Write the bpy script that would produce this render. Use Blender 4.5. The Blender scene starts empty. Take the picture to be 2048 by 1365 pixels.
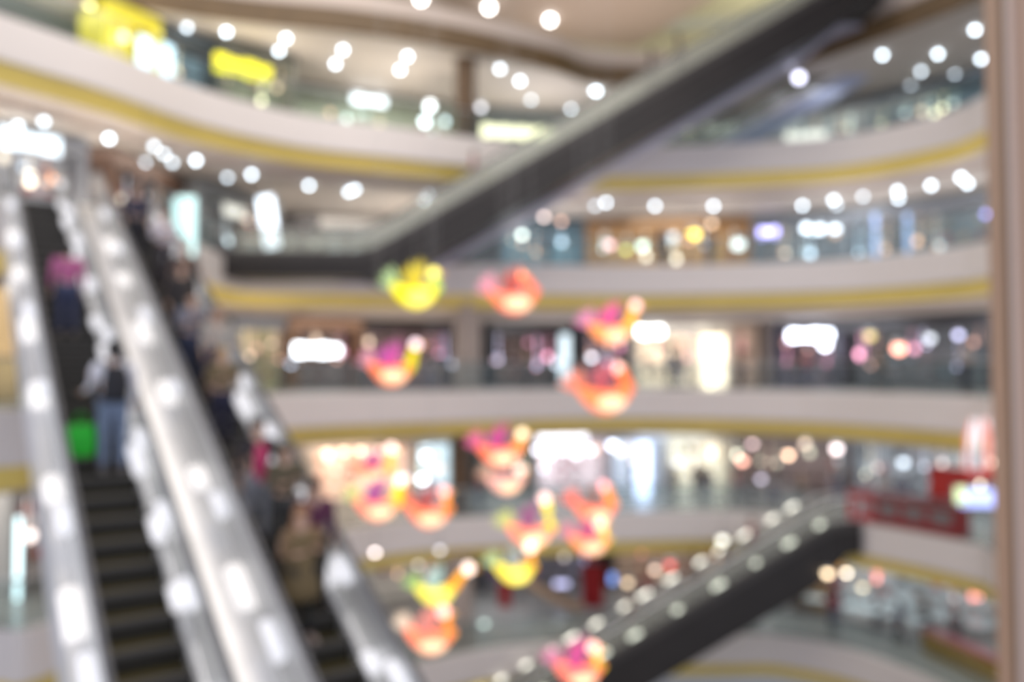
import bpy, bmesh, math, random
from mathutils import Vector, Matrix, Euler
random.seed(7)
C = bpy.context.scene.collection
scene = bpy.context.scene
R = math.radians
PI = math.pi

# ---------------------------------------------------------------- camera
F = 1600.0                                   # focal length in pixels of the 2048 frame
PITCH = R(2.0)
cd = bpy.data.cameras.new('camera')
cam = bpy.data.objects.new('camera', cd); C.objects.link(cam)
cam.location = (0, 0, 0)
cam.rotation_euler = (R(90) + PITCH, 0, 0)
cd.sensor_width = 36.0
cd.lens = 36.0 * F / 2048.0
cd.clip_start = 0.02; cd.clip_end = 300
cd.dof.use_dof = True                        # the lens is focused half a metre away
cd.dof.focus_distance = 0.5
cd.dof.aperture_fstop = 2.6
scene.camera = cam

# ---------------------------------------------------------------- view, world, large lights
vs = scene.view_settings
vs.view_transform = 'Standard'; vs.look = 'None'; vs.gamma = 1.0
vs.use_curve_mapping = False
vs.exposure = 0.3
w = bpy.data.worlds.new('world'); scene.world = w; w.use_nodes = True
bg = w.node_tree.nodes['Background']
bg.inputs[0].default_value = (0.86, 0.88, 1.0, 1)
bg.inputs[1].default_value = 0.76
try:
    scene.cycles.use_light_tree = True
    scene.cycles.use_denoising = True
    scene.cycles.sample_clamp_indirect = 3.0
    scene.cycles.max_bounces = 6
    scene.cycles.diffuse_bounces = 3
    scene.cycles.transparent_max_bounces = 16
    scene.cycles.caustics_reflective = False
    scene.cycles.caustics_refractive = False
except Exception:
    pass

def area_light(name, loc, size, energy, color=(1, 1, 1), rot=(0, 0, 0), sy=None):
    l = bpy.data.lights.new(name, 'AREA'); l.energy = energy; l.color = color
    l.shape = 'RECTANGLE'; l.size = size; l.size_y = sy or size
    o = bpy.data.objects.new(name, l); C.objects.link(o); o.location = loc; o.rotation_euler = rot
    return o
area_light('atrium_ceiling_light', (-2, 18, 17.5), 16, 2600, (1, .93, .84))
area_light('roof_fill', (-10, 36, 14.6), 9, 300, (1, .88, .76), rot=(R(180), 0, 0))  # upward fills added behind the wood band to brighten the roof ceiling
area_light('roof_fill', (4, 38, 14.6), 9, 230, (1, .85, .72), rot=(R(180), 0, 0))
area_light('roof_fill', (15, 38, 14.8), 6, 330, (1, .95, .75), rot=(R(180), 0, 0))

# ---------------------------------------------------------------- materials
MATS = {}
def mat(name, col, rough=.6, metal=0.0, emit=0.0, ecol=None, alpha=None, noise=0.0, nscale=3.0, spec=.5):
    if name in MATS: return MATS[name]
    m = bpy.data.materials.new(name); m.use_nodes = True
    nt = m.node_tree; b = nt.nodes['Principled BSDF']
    b.inputs['Base Color'].default_value = (*col, 1)
    b.inputs['Roughness'].default_value = rough
    b.inputs['Metallic'].default_value = metal
    b.inputs['Specular IOR Level'].default_value = spec
    if emit:
        b.inputs['Emission Color'].default_value = (*(ecol or col), 1)
        b.inputs['Emission Strength'].default_value = emit
    if noise:
        tc = nt.nodes.new('ShaderNodeTexCoord'); n = nt.nodes.new('ShaderNodeTexNoise')
        n.inputs['Scale'].default_value = nscale; n.inputs['Detail'].default_value = 3
        mx = nt.nodes.new('ShaderNodeMix'); mx.data_type = 'RGBA'
        nt.links.new(tc.outputs['Object'], n.inputs['Vector'])
        nt.links.new(n.outputs['Fac'], mx.inputs['Factor'])
        mx.inputs['A'].default_value = (*[c * (1 - noise) for c in col], 1)
        mx.inputs['B'].default_value = (*[min(1, c * (1 + noise)) for c in col], 1)
        nt.links.new(mx.outputs['Result'], b.inputs['Base Color'])
    MATS[name] = m
    return m

def glass(name, tint=(.8, .9, .9), trans=.75, rough=.15, gloss=(.8, .85, .9), diff=None):
    """thin architectural glass: part see-through, part reflecting"""
    if name in MATS: return MATS[name]
    m = bpy.data.materials.new(name); m.use_nodes = True
    nt = m.node_tree; nt.nodes.clear()
    out = nt.nodes.new('ShaderNodeOutputMaterial')
    t = nt.nodes.new('ShaderNodeBsdfTransparent'); t.inputs[0].default_value = (*tint, 1)
    g = nt.nodes.new('ShaderNodeBsdfGlossy'); g.inputs[0].default_value = (*gloss, 1); g.inputs['Roughness'].default_value = rough
    if diff:
        d = nt.nodes.new('ShaderNodeBsdfDiffuse'); d.inputs[0].default_value = (*diff, 1)
        m2 = nt.nodes.new('ShaderNodeMixShader'); m2.inputs[0].default_value = .35
        nt.links.new(d.outputs[0], m2.inputs[1]); nt.links.new(g.outputs[0], m2.inputs[2]); g = m2
    mx = nt.nodes.new('ShaderNodeMixShader'); mx.inputs[0].default_value = 1 - trans
    nt.links.new(t.outputs[0], mx.inputs[1]); nt.links.new(g.outputs[0], mx.inputs[2])
    nt.links.new(mx.outputs[0], out.inputs[0])
    MATS[name] = m
    return m

def lamp_mat(col, s):
    key = 'lamp_%d_%d_%d_%d' % (*[int(c * 100) for c in col], int(s * 100))
    return mat(key, tuple(c * .8 for c in col), .5, emit=s, ecol=col)

def srgb(r, g, b):
    f = lambda c: (c / 255 / 12.92) if c <= 10 else ((c / 255 + .055) / 1.055) ** 2.4
    return (f(r), f(g), f(b))

# ---------------------------------------------------------------- mesh builder
class MB:
    def __init__(s): s.v = []; s.f = []; s.smooth = False
    def add(s, vs, fs):
        o = len(s.v); s.v += [tuple(v) for v in vs]; s.f += [tuple(i + o for i in f) for f in fs]; return s
    def box(s, c, d, rz=0, M=None):
        x, y, z = d[0] / 2, d[1] / 2, d[2] / 2
        b = min(x, y, z) * .12
        vs = []
        for zz, ins in ((-z, b), (-z + b, 0), (z - b, 0), (z, b)):
            for sx, sy in ((-1, -1), (1, -1), (1, 1), (-1, 1)):
                vs.append(Vector((sx * (x - ins), sy * (y - ins), zz)))
        m = Matrix.Translation(c) @ (M or Matrix.Rotation(rz, 4, 'Z'))
        fs = [(3, 2, 1, 0), (12, 13, 14, 15)]
        for k in range(3):
            for i in range(4):
                a = k * 4 + i; bb = k * 4 + (i + 1) % 4
                fs.append((a, bb, bb + 4, a + 4))
        return s.add([m @ v for v in vs], fs)
    def loft(s, rings, cap=True, closed=True):
        n = len(rings[0]); vs = [p for r in rings for p in r]; fs = []
        for k in range(len(rings) - 1):
            for i in range(n if closed else n - 1):
                j = (i + 1) % n
                fs.append((k * n + i, k * n + j, (k + 1) * n + j, (k + 1) * n + i))
        if cap and closed:
            fs.append(tuple(range(n - 1, -1, -1))); fs.append(tuple((len(rings) - 1) * n + i for i in range(n)))
        return s.add(vs, fs)
    def tube(s, pts, rad, n=8):
        pts = [Vector(p) for p in pts]; rings = []
        rads = rad if isinstance(rad, (list, tuple)) else [rad] * len(pts)
        up = Vector((0, 0, 1))
        for i, p in enumerate(pts):
            t = (pts[min(i + 1, len(pts) - 1)] - pts[max(i - 1, 0)]).normalized()
            a = t.cross(up)
            if a.length < .05: a = t.cross(Vector((1, 0, 0)))
            a.normalize(); b = t.cross(a)
            rings.append([p + (a * math.cos(2 * PI * k / n) + b * math.sin(2 * PI * k / n)) * rads[i] for k in range(n)])
        return s.loft(rings)
    def ell(s, c, r, nu=16, nv=10, M=None, z0=-1.0, z1=1.0):
        c = Vector(c); rings = []
        a0 = math.asin(z0); a1 = math.asin(z1)
        for k in range(nv + 1):
            a = a0 + (a1 - a0) * k / nv
            q = max(math.cos(a), .02)
            ring = []
            for i in range(nu):
                t = 2 * PI * i / nu
                p = Vector((r[0] * q * math.cos(t), r[1] * q * math.sin(t), r[2] * math.sin(a)))
                ring.append(c + (M @ p if M else p))
            rings.append(ring)
        return s.loft(rings)
    def lathe(s, prof, c=(0, 0, 0), n=20):
        c = Vector(c)
        return s.loft([[c + Vector((max(r, .002) * math.cos(2 * PI * k / n), max(r, .002) * math.sin(2 * PI * k / n), z)) for k in range(n)] for r, z in prof])
    def mesh(s, name, m):
        me = bpy.data.meshes.new(name); me.from_pydata(s.v, [], s.f); me.validate()
        bm = bmesh.new(); bm.from_mesh(me); bmesh.ops.recalc_face_normals(bm, faces=bm.faces); bm.to_mesh(me); bm.free()
        if m: me.materials.append(m)
        if s.smooth:
            for p in me.polygons: p.use_smooth = True
        return me
    def build(s, name, m, parent=None, smooth=False):
        s.smooth = smooth
        o = bpy.data.objects.new(name, s.mesh(name, m)); C.objects.link(o)
        if parent is not None: o.parent = parent
        return o

def tag(o, label=None, cat=None, group=None, kind=None):
    if label: o['label'] = label
    if cat: o['category'] = cat
    if group: o['group'] = group
    if kind: o['kind'] = kind
    return o
def thing(name, label, cat, loc=(0, 0, 0), rz=0, group=None):
    o = bpy.data.objects.new(name, None); C.objects.link(o); o.empty_display_size = .2
    o.location = loc; o.rotation_euler = (0, 0, rz)
    return tag(o, label, cat, group)
def structure(o): o['kind'] = 'structure'; return o
def copy_tree(o, parent=None):
    c = o.copy(); C.objects.link(c); c.parent = parent
    for ch in o.children: copy_tree(ch, c)
    return c

# ---------------------------------------------------------------- where a sight line meets the building
cp, sp = math.cos(PITCH), math.sin(PITCH)
def ray(x, y):
    u = (x - 1024) / F; v = (682.5 - y) / F
    return Vector((u, cp - v * sp, sp + v * cp))
def at(x, y, D):
    r = ray(x, y); return r * (D / r.y)
def on_z(x, y, z):
    r = ray(x, y); return r * (z / r.z)

# ---------------------------------------------------------------- the storeys
LV = {'A2': 14.16, 'A': 9.16, 'B': 4.16, 'C': -.84, 'D': -5.84, 'E': -10.84}
EDGE = {   # (image column, depth in metres) of the balcony edge of every storey
 'A2': [(-260, 22), (-100, 24.5), (120, 26.3), (300, 27.7), (478, 28.7), (700, 29.6), (900, 31), (1100, 33.3), (1200, 35), (1400, 35.3), (1560, 33.8), (1700, 31.3), (1900, 28), (2060, 25.5), (2300, 21)],
 'A': [(-260, 18.0), (0, 20.4), (200, 22.6), (400, 25.8), (600, 28.4), (800, 30.0), (1000, 31.7), (1150, 32.7), (1300, 32.6), (1500, 32), (1700, 30.9), (1900, 28.2), (1985, 26.2), (2100, 24), (2300, 20)],
 'B': [(-260, 17.5), (24, 20.2), (281, 22.2), (400, 26.5), (480, 30.2), (600, 31.2), (800, 31.5), (1000, 31.6), (1300, 32), (1500, 31.3), (1700, 30), (1900, 27.2), (1985, 25.5), (2100, 23.5), (2300, 20)],
 'C': [(-260, 15.5), (0, 16.6), (150, 18.2), (400, 24), (600, 27.6), (900, 30.8), (1250, 33.4), (1600, 31), (1900, 25.8), (1985, 23.6), (2100, 21.5), (2300, 18)],
 'D': [(-260, 17), (0, 18.2), (100, 18.5), (400, 24), (750, 30.1), (1000, 32), (1300, 33), (1500, 32.9), (1700, 30.8), (1930, 27.1), (1985, 25.5), (2100, 23.5), (2300, 20)],
 'E': [(-260, 17), (0, 18.2), (400, 24), (900, 30.6), (1200, 32.5), (1470, 33), (1560, 32.8), (1700, 31.2), (1850, 28.3), (1985, 25), (2100, 22.5), (2300, 19)],
}
ATR = Vector((1.5, 13.0))
def catmull(P, n=8):
    out = []
    for i in range(len(P) - 1):
        p0 = P[max(i - 1, 0)]; p1 = P[i]; p2 = P[i + 1]; p3 = P[min(i + 2, len(P) - 1)]
        for k in range(n):
            t = k / n
            out.append(.5 * ((2 * p1) + (p2 - p0) * t + (2 * p0 - 5 * p1 + 4 * p2 - p3) * t * t + (3 * p1 - p0 - 3 * p2 + p3) * t ** 3))
    out.append(P[-1]); return out
EC = {}
for k, L in EDGE.items():
    EC[k] = catmull([Vector(((x - 1024) / F * D, D)) for x, D in L], 6)
def off(k, d):
    """balcony edge pushed d metres back from the void"""
    out = []
    for p in EC[k]:
        n = (p - ATR).normalized(); out.append(p + n * d)
    return out
def strip(k, prof):
    """sweep a cross-section [(setback, height)] along the balcony edge"""
    rings = [[Vector((q.x, q.y, z)) for q in off(k, d)] for d, z in prof]
    mb = MB(); mb.loft(rings, cap=False, closed=False); return mb
def edge_at(k, x, back=0.0):
    """point and tangent angle of the edge (set back) on the sight line through image column x"""
    pts = off(k, back); u = (x - 1024) / F
    for a, b in zip(pts, pts[1:]):
        fa = a.x - u * a.y; fb = b.x - u * b.y
        if fa <= 0 <= fb:
            t = fa / (fa - fb) if fa != fb else 0
            p = a + (b - a) * t; d = b - a
            return Vector((p.x, p.y)), math.atan2(d.y, d.x)
    p = pts[-1] if u > 0 else pts[0]
    return Vector((p.x, p.y)), 0.0

white_l = mat('white_panel', (.74, .69, .67), .38, noise=.03, nscale=.4)
gold = mat('gold_cove', (.80, .62, .17), .4, noise=.2, nscale=.35)
beige = mat('beige_soffit', (.62, .53, .47), .6, noise=.05, nscale=.6)
lilac = mat('lilac_ceiling', (.54, .48, .43), .7, noise=.06, nscale=.5)
wood = mat('wood_band', (.15, .095, .045), .5, noise=.35, nscale=1.2)
floor_m = mat('floor_stone', (.45, .45, .43), .25, noise=.15, nscale=1.0)
back_m = mat('shop_wall', (.16, .155, .16), .7, noise=.4, nscale=.5)
BACK = {'A2': 9, 'A': 8, 'B': 7.5, 'C': 7, 'D': 7.5, 'E': 9}
CEIL = {}
order = ['A2', 'A', 'B', 'C', 'D', 'E']
tn = 0
for i, k in enumerate(order):
    z = LV[k]
    tn += 1
    if k == 'A2':
        structure(strip(k, [(.0, z), (.0, z - .62), (.05, z - .66)]).build('trim_%d' % tn, beige)); tn += 1
        structure(strip(k, [(.05, z - .66), (-.05, z - .72), (.0, z - 1.45), (.12, z - 1.52)]).build('trim_%d' % tn, wood))
        CEIL[k] = z - 1.45
        structure(strip(k, [(.12, z - 1.52), (BACK['A'] + 1.0, z - 1.45)]).build('ceiling', lilac))
    else:
        structure(strip(k, [(.12, z), (.0, z - .03), (.0, z - 1.16), (.05, z - 1.2), (.12, z - 1.2)]).build('trim_%d' % tn, white_l)); tn += 1
        structure(strip(k, [(.12, z - 1.2), (.34, z - 1.74)]).build('trim_%d' % tn, gold)); tn += 1
        structure(strip(k, [(.34, z - 1.74), (.42, z - 1.72), (1.5, z - 1.76), (1.5, z - 1.98), (1.6, z - 1.98)]).build('trim_%d' % tn, beige))
        CEIL[k] = z - 1.96
        structure(strip(k, [(1.6, z - 1.96), (12, z - 1.96)]).build('ceiling', lilac))
    structure(strip(k, [(.12, z), (12, z)]).build('floor', floor_m))
highc = mat('raised_ceiling', (.62, .60, .45), .7)
# back walls, one per storey
up = {'A': 'A2', 'B': 'A', 'C': 'B', 'D': 'C', 'E': 'D'}
for k in order:
    z0 = LV[k]; z1 = 19.0 if k == 'A2' else LV[up[k]] - 1.4
    structure(strip(k, [(BACK[k], z0), (BACK[k], z1), (BACK[k] + .2, z1)]).build('wall_back', highc if k == 'A2' else back_m))
# top ceiling over the atrium: a lower dropped part and a lighter raised part
dropc = mat('dropped_ceiling', (.46, .38, .34), .7, noise=.04, nscale=.3)
highc = mat('raised_ceiling', (.62, .60, .45), .7)
mb = MB()
poly = [Vector((-30, 8)), Vector((13.0, 31.5)), Vector((9.6, 38.6)), Vector((5.2, 47.4)), Vector((5.0, 60)), Vector((-30, 60))]
poly = [Vector((-34, 4)), Vector((20, 4)), Vector((18.5, 22)), Vector((13.0, 31.5)), Vector((9.6, 38.6)), Vector((5.2, 47.4)), Vector((5.0, 60)), Vector((-34, 60))]
mb.add([(p.x, p.y, 18.0) for p in poly] + [(p.x, p.y, 18.5) for p in poly],
       [tuple(range(8)), tuple(range(15, 7, -1))] + [(i, (i + 1) % 8, 8 + (i + 1) % 8, 8 + i) for i in range(8)])
structure(mb.build('ceiling', dropc))
mb = MB(); mb.box((5, 34, 19.6), (80, 60, .3)); structure(mb.build('ceiling', highc))
mb = MB(); mb.box((0, 22, -16.2), (90, 60, .3)); structure(mb.build('floor', floor_m))

# walkway lighting above each storey (the recessed ceiling fittings' light)
for k, e in (('A', 1), ('B', 1), ('C', .8), ('D', 1.0), ('E', .8)):
    for x in (-150, 250, 650, 1000, 1350, 1700, 2000):
        p, a = edge_at(k, x, 4.0)
        area_light('walkway_light', (p.x, p.y, LV[k] + 2.9), 3.5, (45 if k == 'A' and x > 1200 else 80) * e, (1, .95, .88) if x < 900 else (.9, .94, 1))

# unseen upward fills, added at the walkway floors to brighten the ceilings
for k, e in (('A', 100), ('B', 75), ('C', 50)):
    for x in (-100, 200, 500, 800, 1100, 1400, 1700, 1980):
        p, a = edge_at(k, x, 3.2)
        area_light('ceiling_fill', (p.x, p.y, LV[k] + .06), 1.6, e * (.1 if k == 'A' and x > 1200 else .8 if x > 1200 else 1), (1, .90, .78) if x < 900 else (.95, .92, .95), rot=(R(180), 0, 0))

# glass balustrades on each storey
bal_glass = glass('balustrade_glass', (.88, .92, .92), .93, .2, (.5, .55, .56))
rail_m = mat('steel_rail', (.45, .46, .48), .3, metal=1)
BL = {'A2': 'upper edge of the brown wood band under the roof', 'A': 'topmost broad white curved balcony', 'B': 'second balcony from the top',
      'C': 'middle balcony level with the eye', 'D': 'lower balcony with the red booth', 'E': 'lowest curved balcony at the bottom edge'}
SEGS = {'A': [(-9999, 9999, '')], 'B': [(-9999, 5, ', left of the silver escalators'), (300, 425, ', between silver and dark escalators'), (500, 9999, ', right of the dark escalator foot')],
        'C': [(-9999, 9999, '')], 'D': [(-9999, 1630, ', left part'), (1722, 9999, ', right part')], 'E': [(-9999, 9999, '')]}
for k in order[1:]:
    z = LV[k]
    for xa, xb, wh in SEGS[k]:
        pts = [q for q in off(k, .2) if xa <= q.x / q.y * F + 1024 <= xb]
        out_ = [q + (q - ATR).normalized() * .015 for q in pts]
        t = thing('glass_balustrade', 'clear glass balustrade on the ' + BL[k] + wh, 'balustrade', (0, 0, z), 0)
        mb = MB(); mb.loft([[Vector((q.x, q.y, 0)) for q in pts], [Vector((q.x, q.y, 1.05)) for q in pts], [Vector((q.x, q.y, 1.05)) for q in out_], [Vector((q.x, q.y, 0)) for q in out_]], cap=False, closed=False)
        mb.build('glass_panel', bal_glass, t)
        MB().tube([(q.x, q.y, 1.08) for q in pts], .035, 6).build('handrail', rail_m, t, True)

# ---------------------------------------------------------------- columns
colm = mat('column_stone', (.42, .35, .31), .5, noise=.08)
colw = mat('column_wood', (.12, .07, .035), .5, noise=.3)
for k, x, m, wd in (('A', 930, colw, .85), ('B', 915, colw, .9), ('C', 935, colm, 1.1), ('D', 920, colw, .8), ('E', 920, colm, 1.1), ('C', 1538, colm, .8)):
    p, a = edge_at(k, x, 1.2 if x < 1000 else 6.2)
    h = LV[up[k]] - LV[k] - 1.5
    t = MB(); t.lathe([(wd * .62, 0), (wd * .62, .12), (wd * .5, .14), (wd * .5, h - .1), (wd * .56, h - .08), (wd * .56, h)], (0, 0, 0), 20)
    o = t.build('column', m, smooth=False); o.location = (p.x, p.y, LV[k]); structure(o)
# right foreground column (clad in brown panels with steel joint)
t = MB(); fc = mat('column_cladding', (.46, .30, .21), .42, noise=.06, nscale=1.5)
t.box((0, 0, 0), (.36, .36, 16)); o = t.build('column', fc); o.location = (3.46, 5.3, 0); structure(o)
t = MB(); t.box((.0, 0, 0), (.015, .03, 16)); o = t.build('trim_40', mat('dark_joint', (.12, .08, .05), .5)); o.location = (3.276, 5.27, 0); structure(o)
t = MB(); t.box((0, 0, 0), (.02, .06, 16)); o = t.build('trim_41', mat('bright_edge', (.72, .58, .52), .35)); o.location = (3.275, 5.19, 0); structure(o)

# ---------------------------------------------------------------- escalators
steel = mat('brushed_steel', (.80, .80, .82), .33, metal=.35, noise=.2, nscale=1.3)
steel_b = mat('bright_steel', (.88, .87, .86), .35, metal=.2, noise=.16, nscale=2.2)
rubber = mat('black_rubber', (.10, .10, .11), .45)
grey_rub = mat('grey_handrail', (.36, .36, .38), .4)
step_t = mat('step_tread', (.060, .047, .010), .5)
nose_m = mat('step_nose', (.085, .08, .08), .4)
step_r = mat('step_riser', (.018, .015, .010), .5)
yel = mat('step_yellow', (.30, .25, .04), .5)
dark_truss = mat('dark_truss', (.016, .013, .013), .45, noise=.5, nscale=.8)
esc_glass = glass('escalator_glass', (.92, .94, .94), .36, .25, (.92, .92, .92), diff=(.94, .94, .94))
esc_glass2 = glass('escalator_glass_far', (.9, .92, .9), .68, .3, (.66, .66, .6), diff=(.60, .60, .54))
T30 = math.tan(R(30))
def slope(s0, s1, flat0, flat1, h0, y):
    """line that runs level, climbs at 30 degrees, then runs level again"""
    z0 = h0; z1 = h0 + (s1 - s0) * T30
    return [Vector((s0 - flat0, y, z0)), Vector((s0 - .5, y, z0)), Vector((s0 + .12, y, z0 + .12)), Vector((s0 + .8, y, z0 + .8 * T30)),
            Vector((s1 - .8, y, z1 - .8 * T30)), Vector((s1 - .12, y, z1 - .12)), Vector((s1 + .5, y, z1)), Vector((s1 + flat1, y, z1))]
def sec(line, a, b, y0, y1):
    """solid between heights a..b above a line, y0..y1 wide"""
    return [[p + Vector((0, y0, a)), p + Vector((0, y1, a)), p + Vector((0, y1, b)), p + Vector((0, y0, b))] for p in line]
def escalator(label, loc, rz, rise, width, truss_m, skirt_m, glass_m, rail_mat, truss_h=1.0, flats=(1.6, 1.6), steps=True, maxparts=99, lamps=None, group=None, riser=None):
    t = thing('escalator', label, 'escalator', loc, rz, group)
    run = rise / T30
    W = width / 2
    base = slope(0, run, flats[0], flats[1], 0, 0)
    rg = []
    for i_, p in enumerate(base):
        hh = truss_h * (.60 if i_ in (0, 1, 6, 7) else .85 if i_ in (2, 5) else 1)
        rg += [[p + Vector((0, y_, z_)) for y_, z_ in ((-W - .28, -hh), (W + .28, -hh), (W + .28, -.22), (-W - .28, -.22))]]
    MB().loft(rg).build('truss', truss_m, t)
    for sgn in (-1, 1):
        o = MB().loft(sec(base, -.2, .10, sgn * (W + .02), sgn * (W + .30))).build('deck', skirt_m, t)
        gl = [p.copy() for p in base]; gl[0].x += .5; gl[-1].x -= .5
        MB().loft(sec(gl, .10, .93, sgn * (W + .10), sgn * (W + .115))).build('glass_panel', glass_m, t)
        pts = [p + Vector((0, sgn * (W + .11), .96)) for p in base]
        pts = [pts[0] + Vector((.25, 0, -.75)), pts[0] + Vector((.05, 0, -.6)), pts[0] + Vector((-.02, 0, -.2))] + pts + \
              [pts[-1] + Vector((.02, 0, -.2)), pts[-1] + Vector((-.05, 0, -.6)), pts[-1] + Vector((-.25, 0, -.75))]
        MB().tube(pts, .042, 8).build('handrail', rail_mat, t, True)
    if steps:
        n = int(run / .4)
        for i in range(min(n, maxparts)):
            x = .05 + i * .4; z = x * T30 + .02
            mb = MB(); mb.box((x + .2, 0, z + .09), (.40, width, .05)); s = mb.build('step', step_t, t)
            mb = MB(); mb.box((x + .012, 0, z - .03), (.02, width, .19)); mb.build('riser', step_r, s)
            mb = MB(); mb.box((x + .04, 0, z + .10), (.10, width, .045)); mb.build('nose', nose_m, s)
    for sx, zz in ((-flats[0] + .5, 0), (run + flats[1] - .5, rise)):
        mb = MB(); mb.box((sx - .0, 0, zz + .02), (1.0 + flats[0] * .6, width, .05)); mb.build('landing_plate', steel, t)
    if lamps:  # glowing tubes: added glints on the silver pair, handrail lamps at lower right
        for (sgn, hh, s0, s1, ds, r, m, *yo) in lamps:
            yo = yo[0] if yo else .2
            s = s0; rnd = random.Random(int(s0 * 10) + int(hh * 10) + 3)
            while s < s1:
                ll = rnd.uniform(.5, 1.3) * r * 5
                MB().tube([(s - ll * .5, sgn * (W + yo), (s - ll * .5) * T30 + hh), (s + ll * .5, sgn * (W + yo), (s + ll * .5) * T30 + hh)], r, 8).build('glint_or_lamp', m, t, True)
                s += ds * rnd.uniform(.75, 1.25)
    return t
AZ = R(35.9)
U = Vector((-math.sin(AZ), math.cos(AZ))); V = Vector((math.cos(AZ), math.sin(AZ)))
N0 = 8.9
s_bot = (-5.84 + N0) / T30
rzE = math.atan2(U.y, U.x)
def esc_pt(wp, s, h=0):
    p = V * wp + U * s
    return Vector((p.x, p.y, -N0 + T30 * s + h))
warm_glint = lamp_mat((1, .96, .94), .68)  # glow that imitates ceiling lights reflected in the steel and glass
soft_glint = lamp_mat((.95, .95, 1), .55)
for wc, lab in ((1.98, 'silver glass-sided escalator on the far left carrying the man with the backpack'),
                (3.87, 'silver glass-sided escalator crowded with people riding down, next to the empty steps')):
    p = esc_pt(wc, s_bot)
    # local x runs uphill, local +y is to the left of travel
    glow_rows = [(1, .06, 3.2, 16.5, 1.7, .12, warm_glint), (-1, .06, 2.6, 16.5, 1.6, .12, warm_glint), (-1, .50, 3.0, 16.5, 1.9, .08, soft_glint), (1, .45, 3.9, 16.5, 2.3, .08, soft_glint),  # tubes added as highlights on the silver decks and glass
           (-1, .30, 2.4, 16.8, 1.25, .085, lamp_mat((.97, .96, 1), .62), .0), (-1, .68, 2.9, 16.8, 1.6, .07, soft_glint, .02)]  # extra glowing rows added to brighten the right balustrade faces
    escalator(lab, (p.x, p.y, -5.84), rzE, 10.0, .86, steel, steel_b, esc_glass, rubber, 1.15, (1.4, 1.6), True, lamps=glow_rows, group='pair of silver escalators on the left', riser=yel)
# steel infill between the two
mb = MB(); mb.loft(sec(slope(0, 10 / T30, 1.4, 1.6, 0, 0), -.5, .08, -.22, .22)); o = mb.build('infill_panel', steel, None)
p = esc_pt(2.925, s_bot); o.location = (p.x, p.y, -5.84); o.rotation_euler = (0, 0, rzE)
tag(o, 'brushed steel infill strip running up between the two silver escalators', 'panel')

# long dark escalator, second storey to top storey
def esc_line(label, x0, D0, z0, x1, D1, z1, **kw):
    a = Vector(((x0 - 1024) / F * D0, D0)); b = Vector(((x1 - 1024) / F * D1, D1)); d = b - a
    return escalator(label, (a.x, a.y, z0), math.atan2(d.y, d.x), z1 - z0, **kw)
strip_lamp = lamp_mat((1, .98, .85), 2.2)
esc_line('long dark escalator rising diagonally to the top storey', 745, 29.6, 4.16, 1681, 29.6, 14.16, width=1.0, truss_m=dark_truss,
         skirt_m=mat('dark_deck', (.05, .045, .045), .4, noise=.3), glass_m=esc_glass2, rail_mat=rubber, truss_h=1.4, flats=(5.5, 1.4))
esc_line('pale-sided escalator half hidden behind the long dark one', 765, 31.45, 4.16, 1646, 31.45, 14.16, width=1.0, truss_m=mat('pale_truss', (.50, .50, .62), .4),
         skirt_m=steel, glass_m=esc_glass2, rail_mat=rubber, truss_h=1.5, flats=(1.5, 1.6))
esc_line('pale blue escalator behind the upper right balcony', 1385, 34.9, 9.16, 1752, 34.9, 14.16, width=1.0, truss_m=mat('blue_truss', (.45, .50, .68), .4),
         skirt_m=steel, glass_m=esc_glass2, rail_mat=rubber, truss_h=.9, flats=(1.5, 1.6))
glow_rows = [(1, 1.02, 1.0, 17, 1.0, .075, strip_lamp), (-1, .3, 1.0, 17, 1.3, .07, lamp_mat((.95, 1, .85), 1.2))]
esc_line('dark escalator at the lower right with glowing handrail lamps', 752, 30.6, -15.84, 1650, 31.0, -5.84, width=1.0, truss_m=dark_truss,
         skirt_m=mat('dark_deck', (.05, .045, .045), .4), glass_m=esc_glass2, rail_mat=steel, truss_h=1.9, flats=(1.5, 1.0), lamps=glow_rows)

# ---------------------------------------------------------------- lamps in the ceilings
bulb_me = {}
def downlight(x, y, k, col=(.78, .90, 1.0), s=11.0, r=.085, group=None, label=None, D=None, name='downlight', cat='ceiling light'):
    z = CEIL[k] - .12 if k in CEIL else 17.85
    if D is None:
        P = on_z(x, y, z)
        Dd = P.y
        if k in EC:
            e, _ = edge_at(k, x, 0); bk, _ = edge_at(k, x, BACK[k])
            Dd = min(max(P.y, e.y + .9), bk.y - 1.0)
        if abs(Dd - P.y) > .01: P = at(x, y, Dd)
        if P.z > z: P = Vector((P.x, P.y, z))
    else:
        P = at(x, y, D)
    t = thing(name, label or ('small round white ceiling light ' + BYL.get(k, '')), cat, P, 0, group or ('round ceiling lights ' + BYL.get(k, '')))
    key = (round(r, 3), col, s)
    if key not in bulb_me:
        mb = MB(); mb.smooth = True; mb.ell((0, 0, 0), (r, r, r), 14, 8)
        h = MB(); h.smooth = True; h.lathe([(r * .7, r * .5), (r * 1.15, r * .75), (r * 1.15, r * 1.5), (r * .3, r * 1.6)], (0, 0, 0), 14)
        bulb_me[key] = (mb.mesh('lamp', lamp_mat(col, s)), h.mesh('housing', rail_m))
    zc = CEIL[k] if k in CEIL else 18.0
    if k in CEIL and D is not None and k != 'A2': zc = LV[up[k]] - 1.96 if k != 'A' else CEIL['A2']
    if zc - P.z > .3:
        MB().tube([(0, 0, r * 1.5), (0, 0, zc - P.z)], .008, 5).build('cord', rubber, t)
    for nm, me in zip(('lamp', 'housing'), bulb_me[key]):
        o = bpy.data.objects.new(nm, me); C.objects.link(o); o.parent = t
    return t
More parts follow.
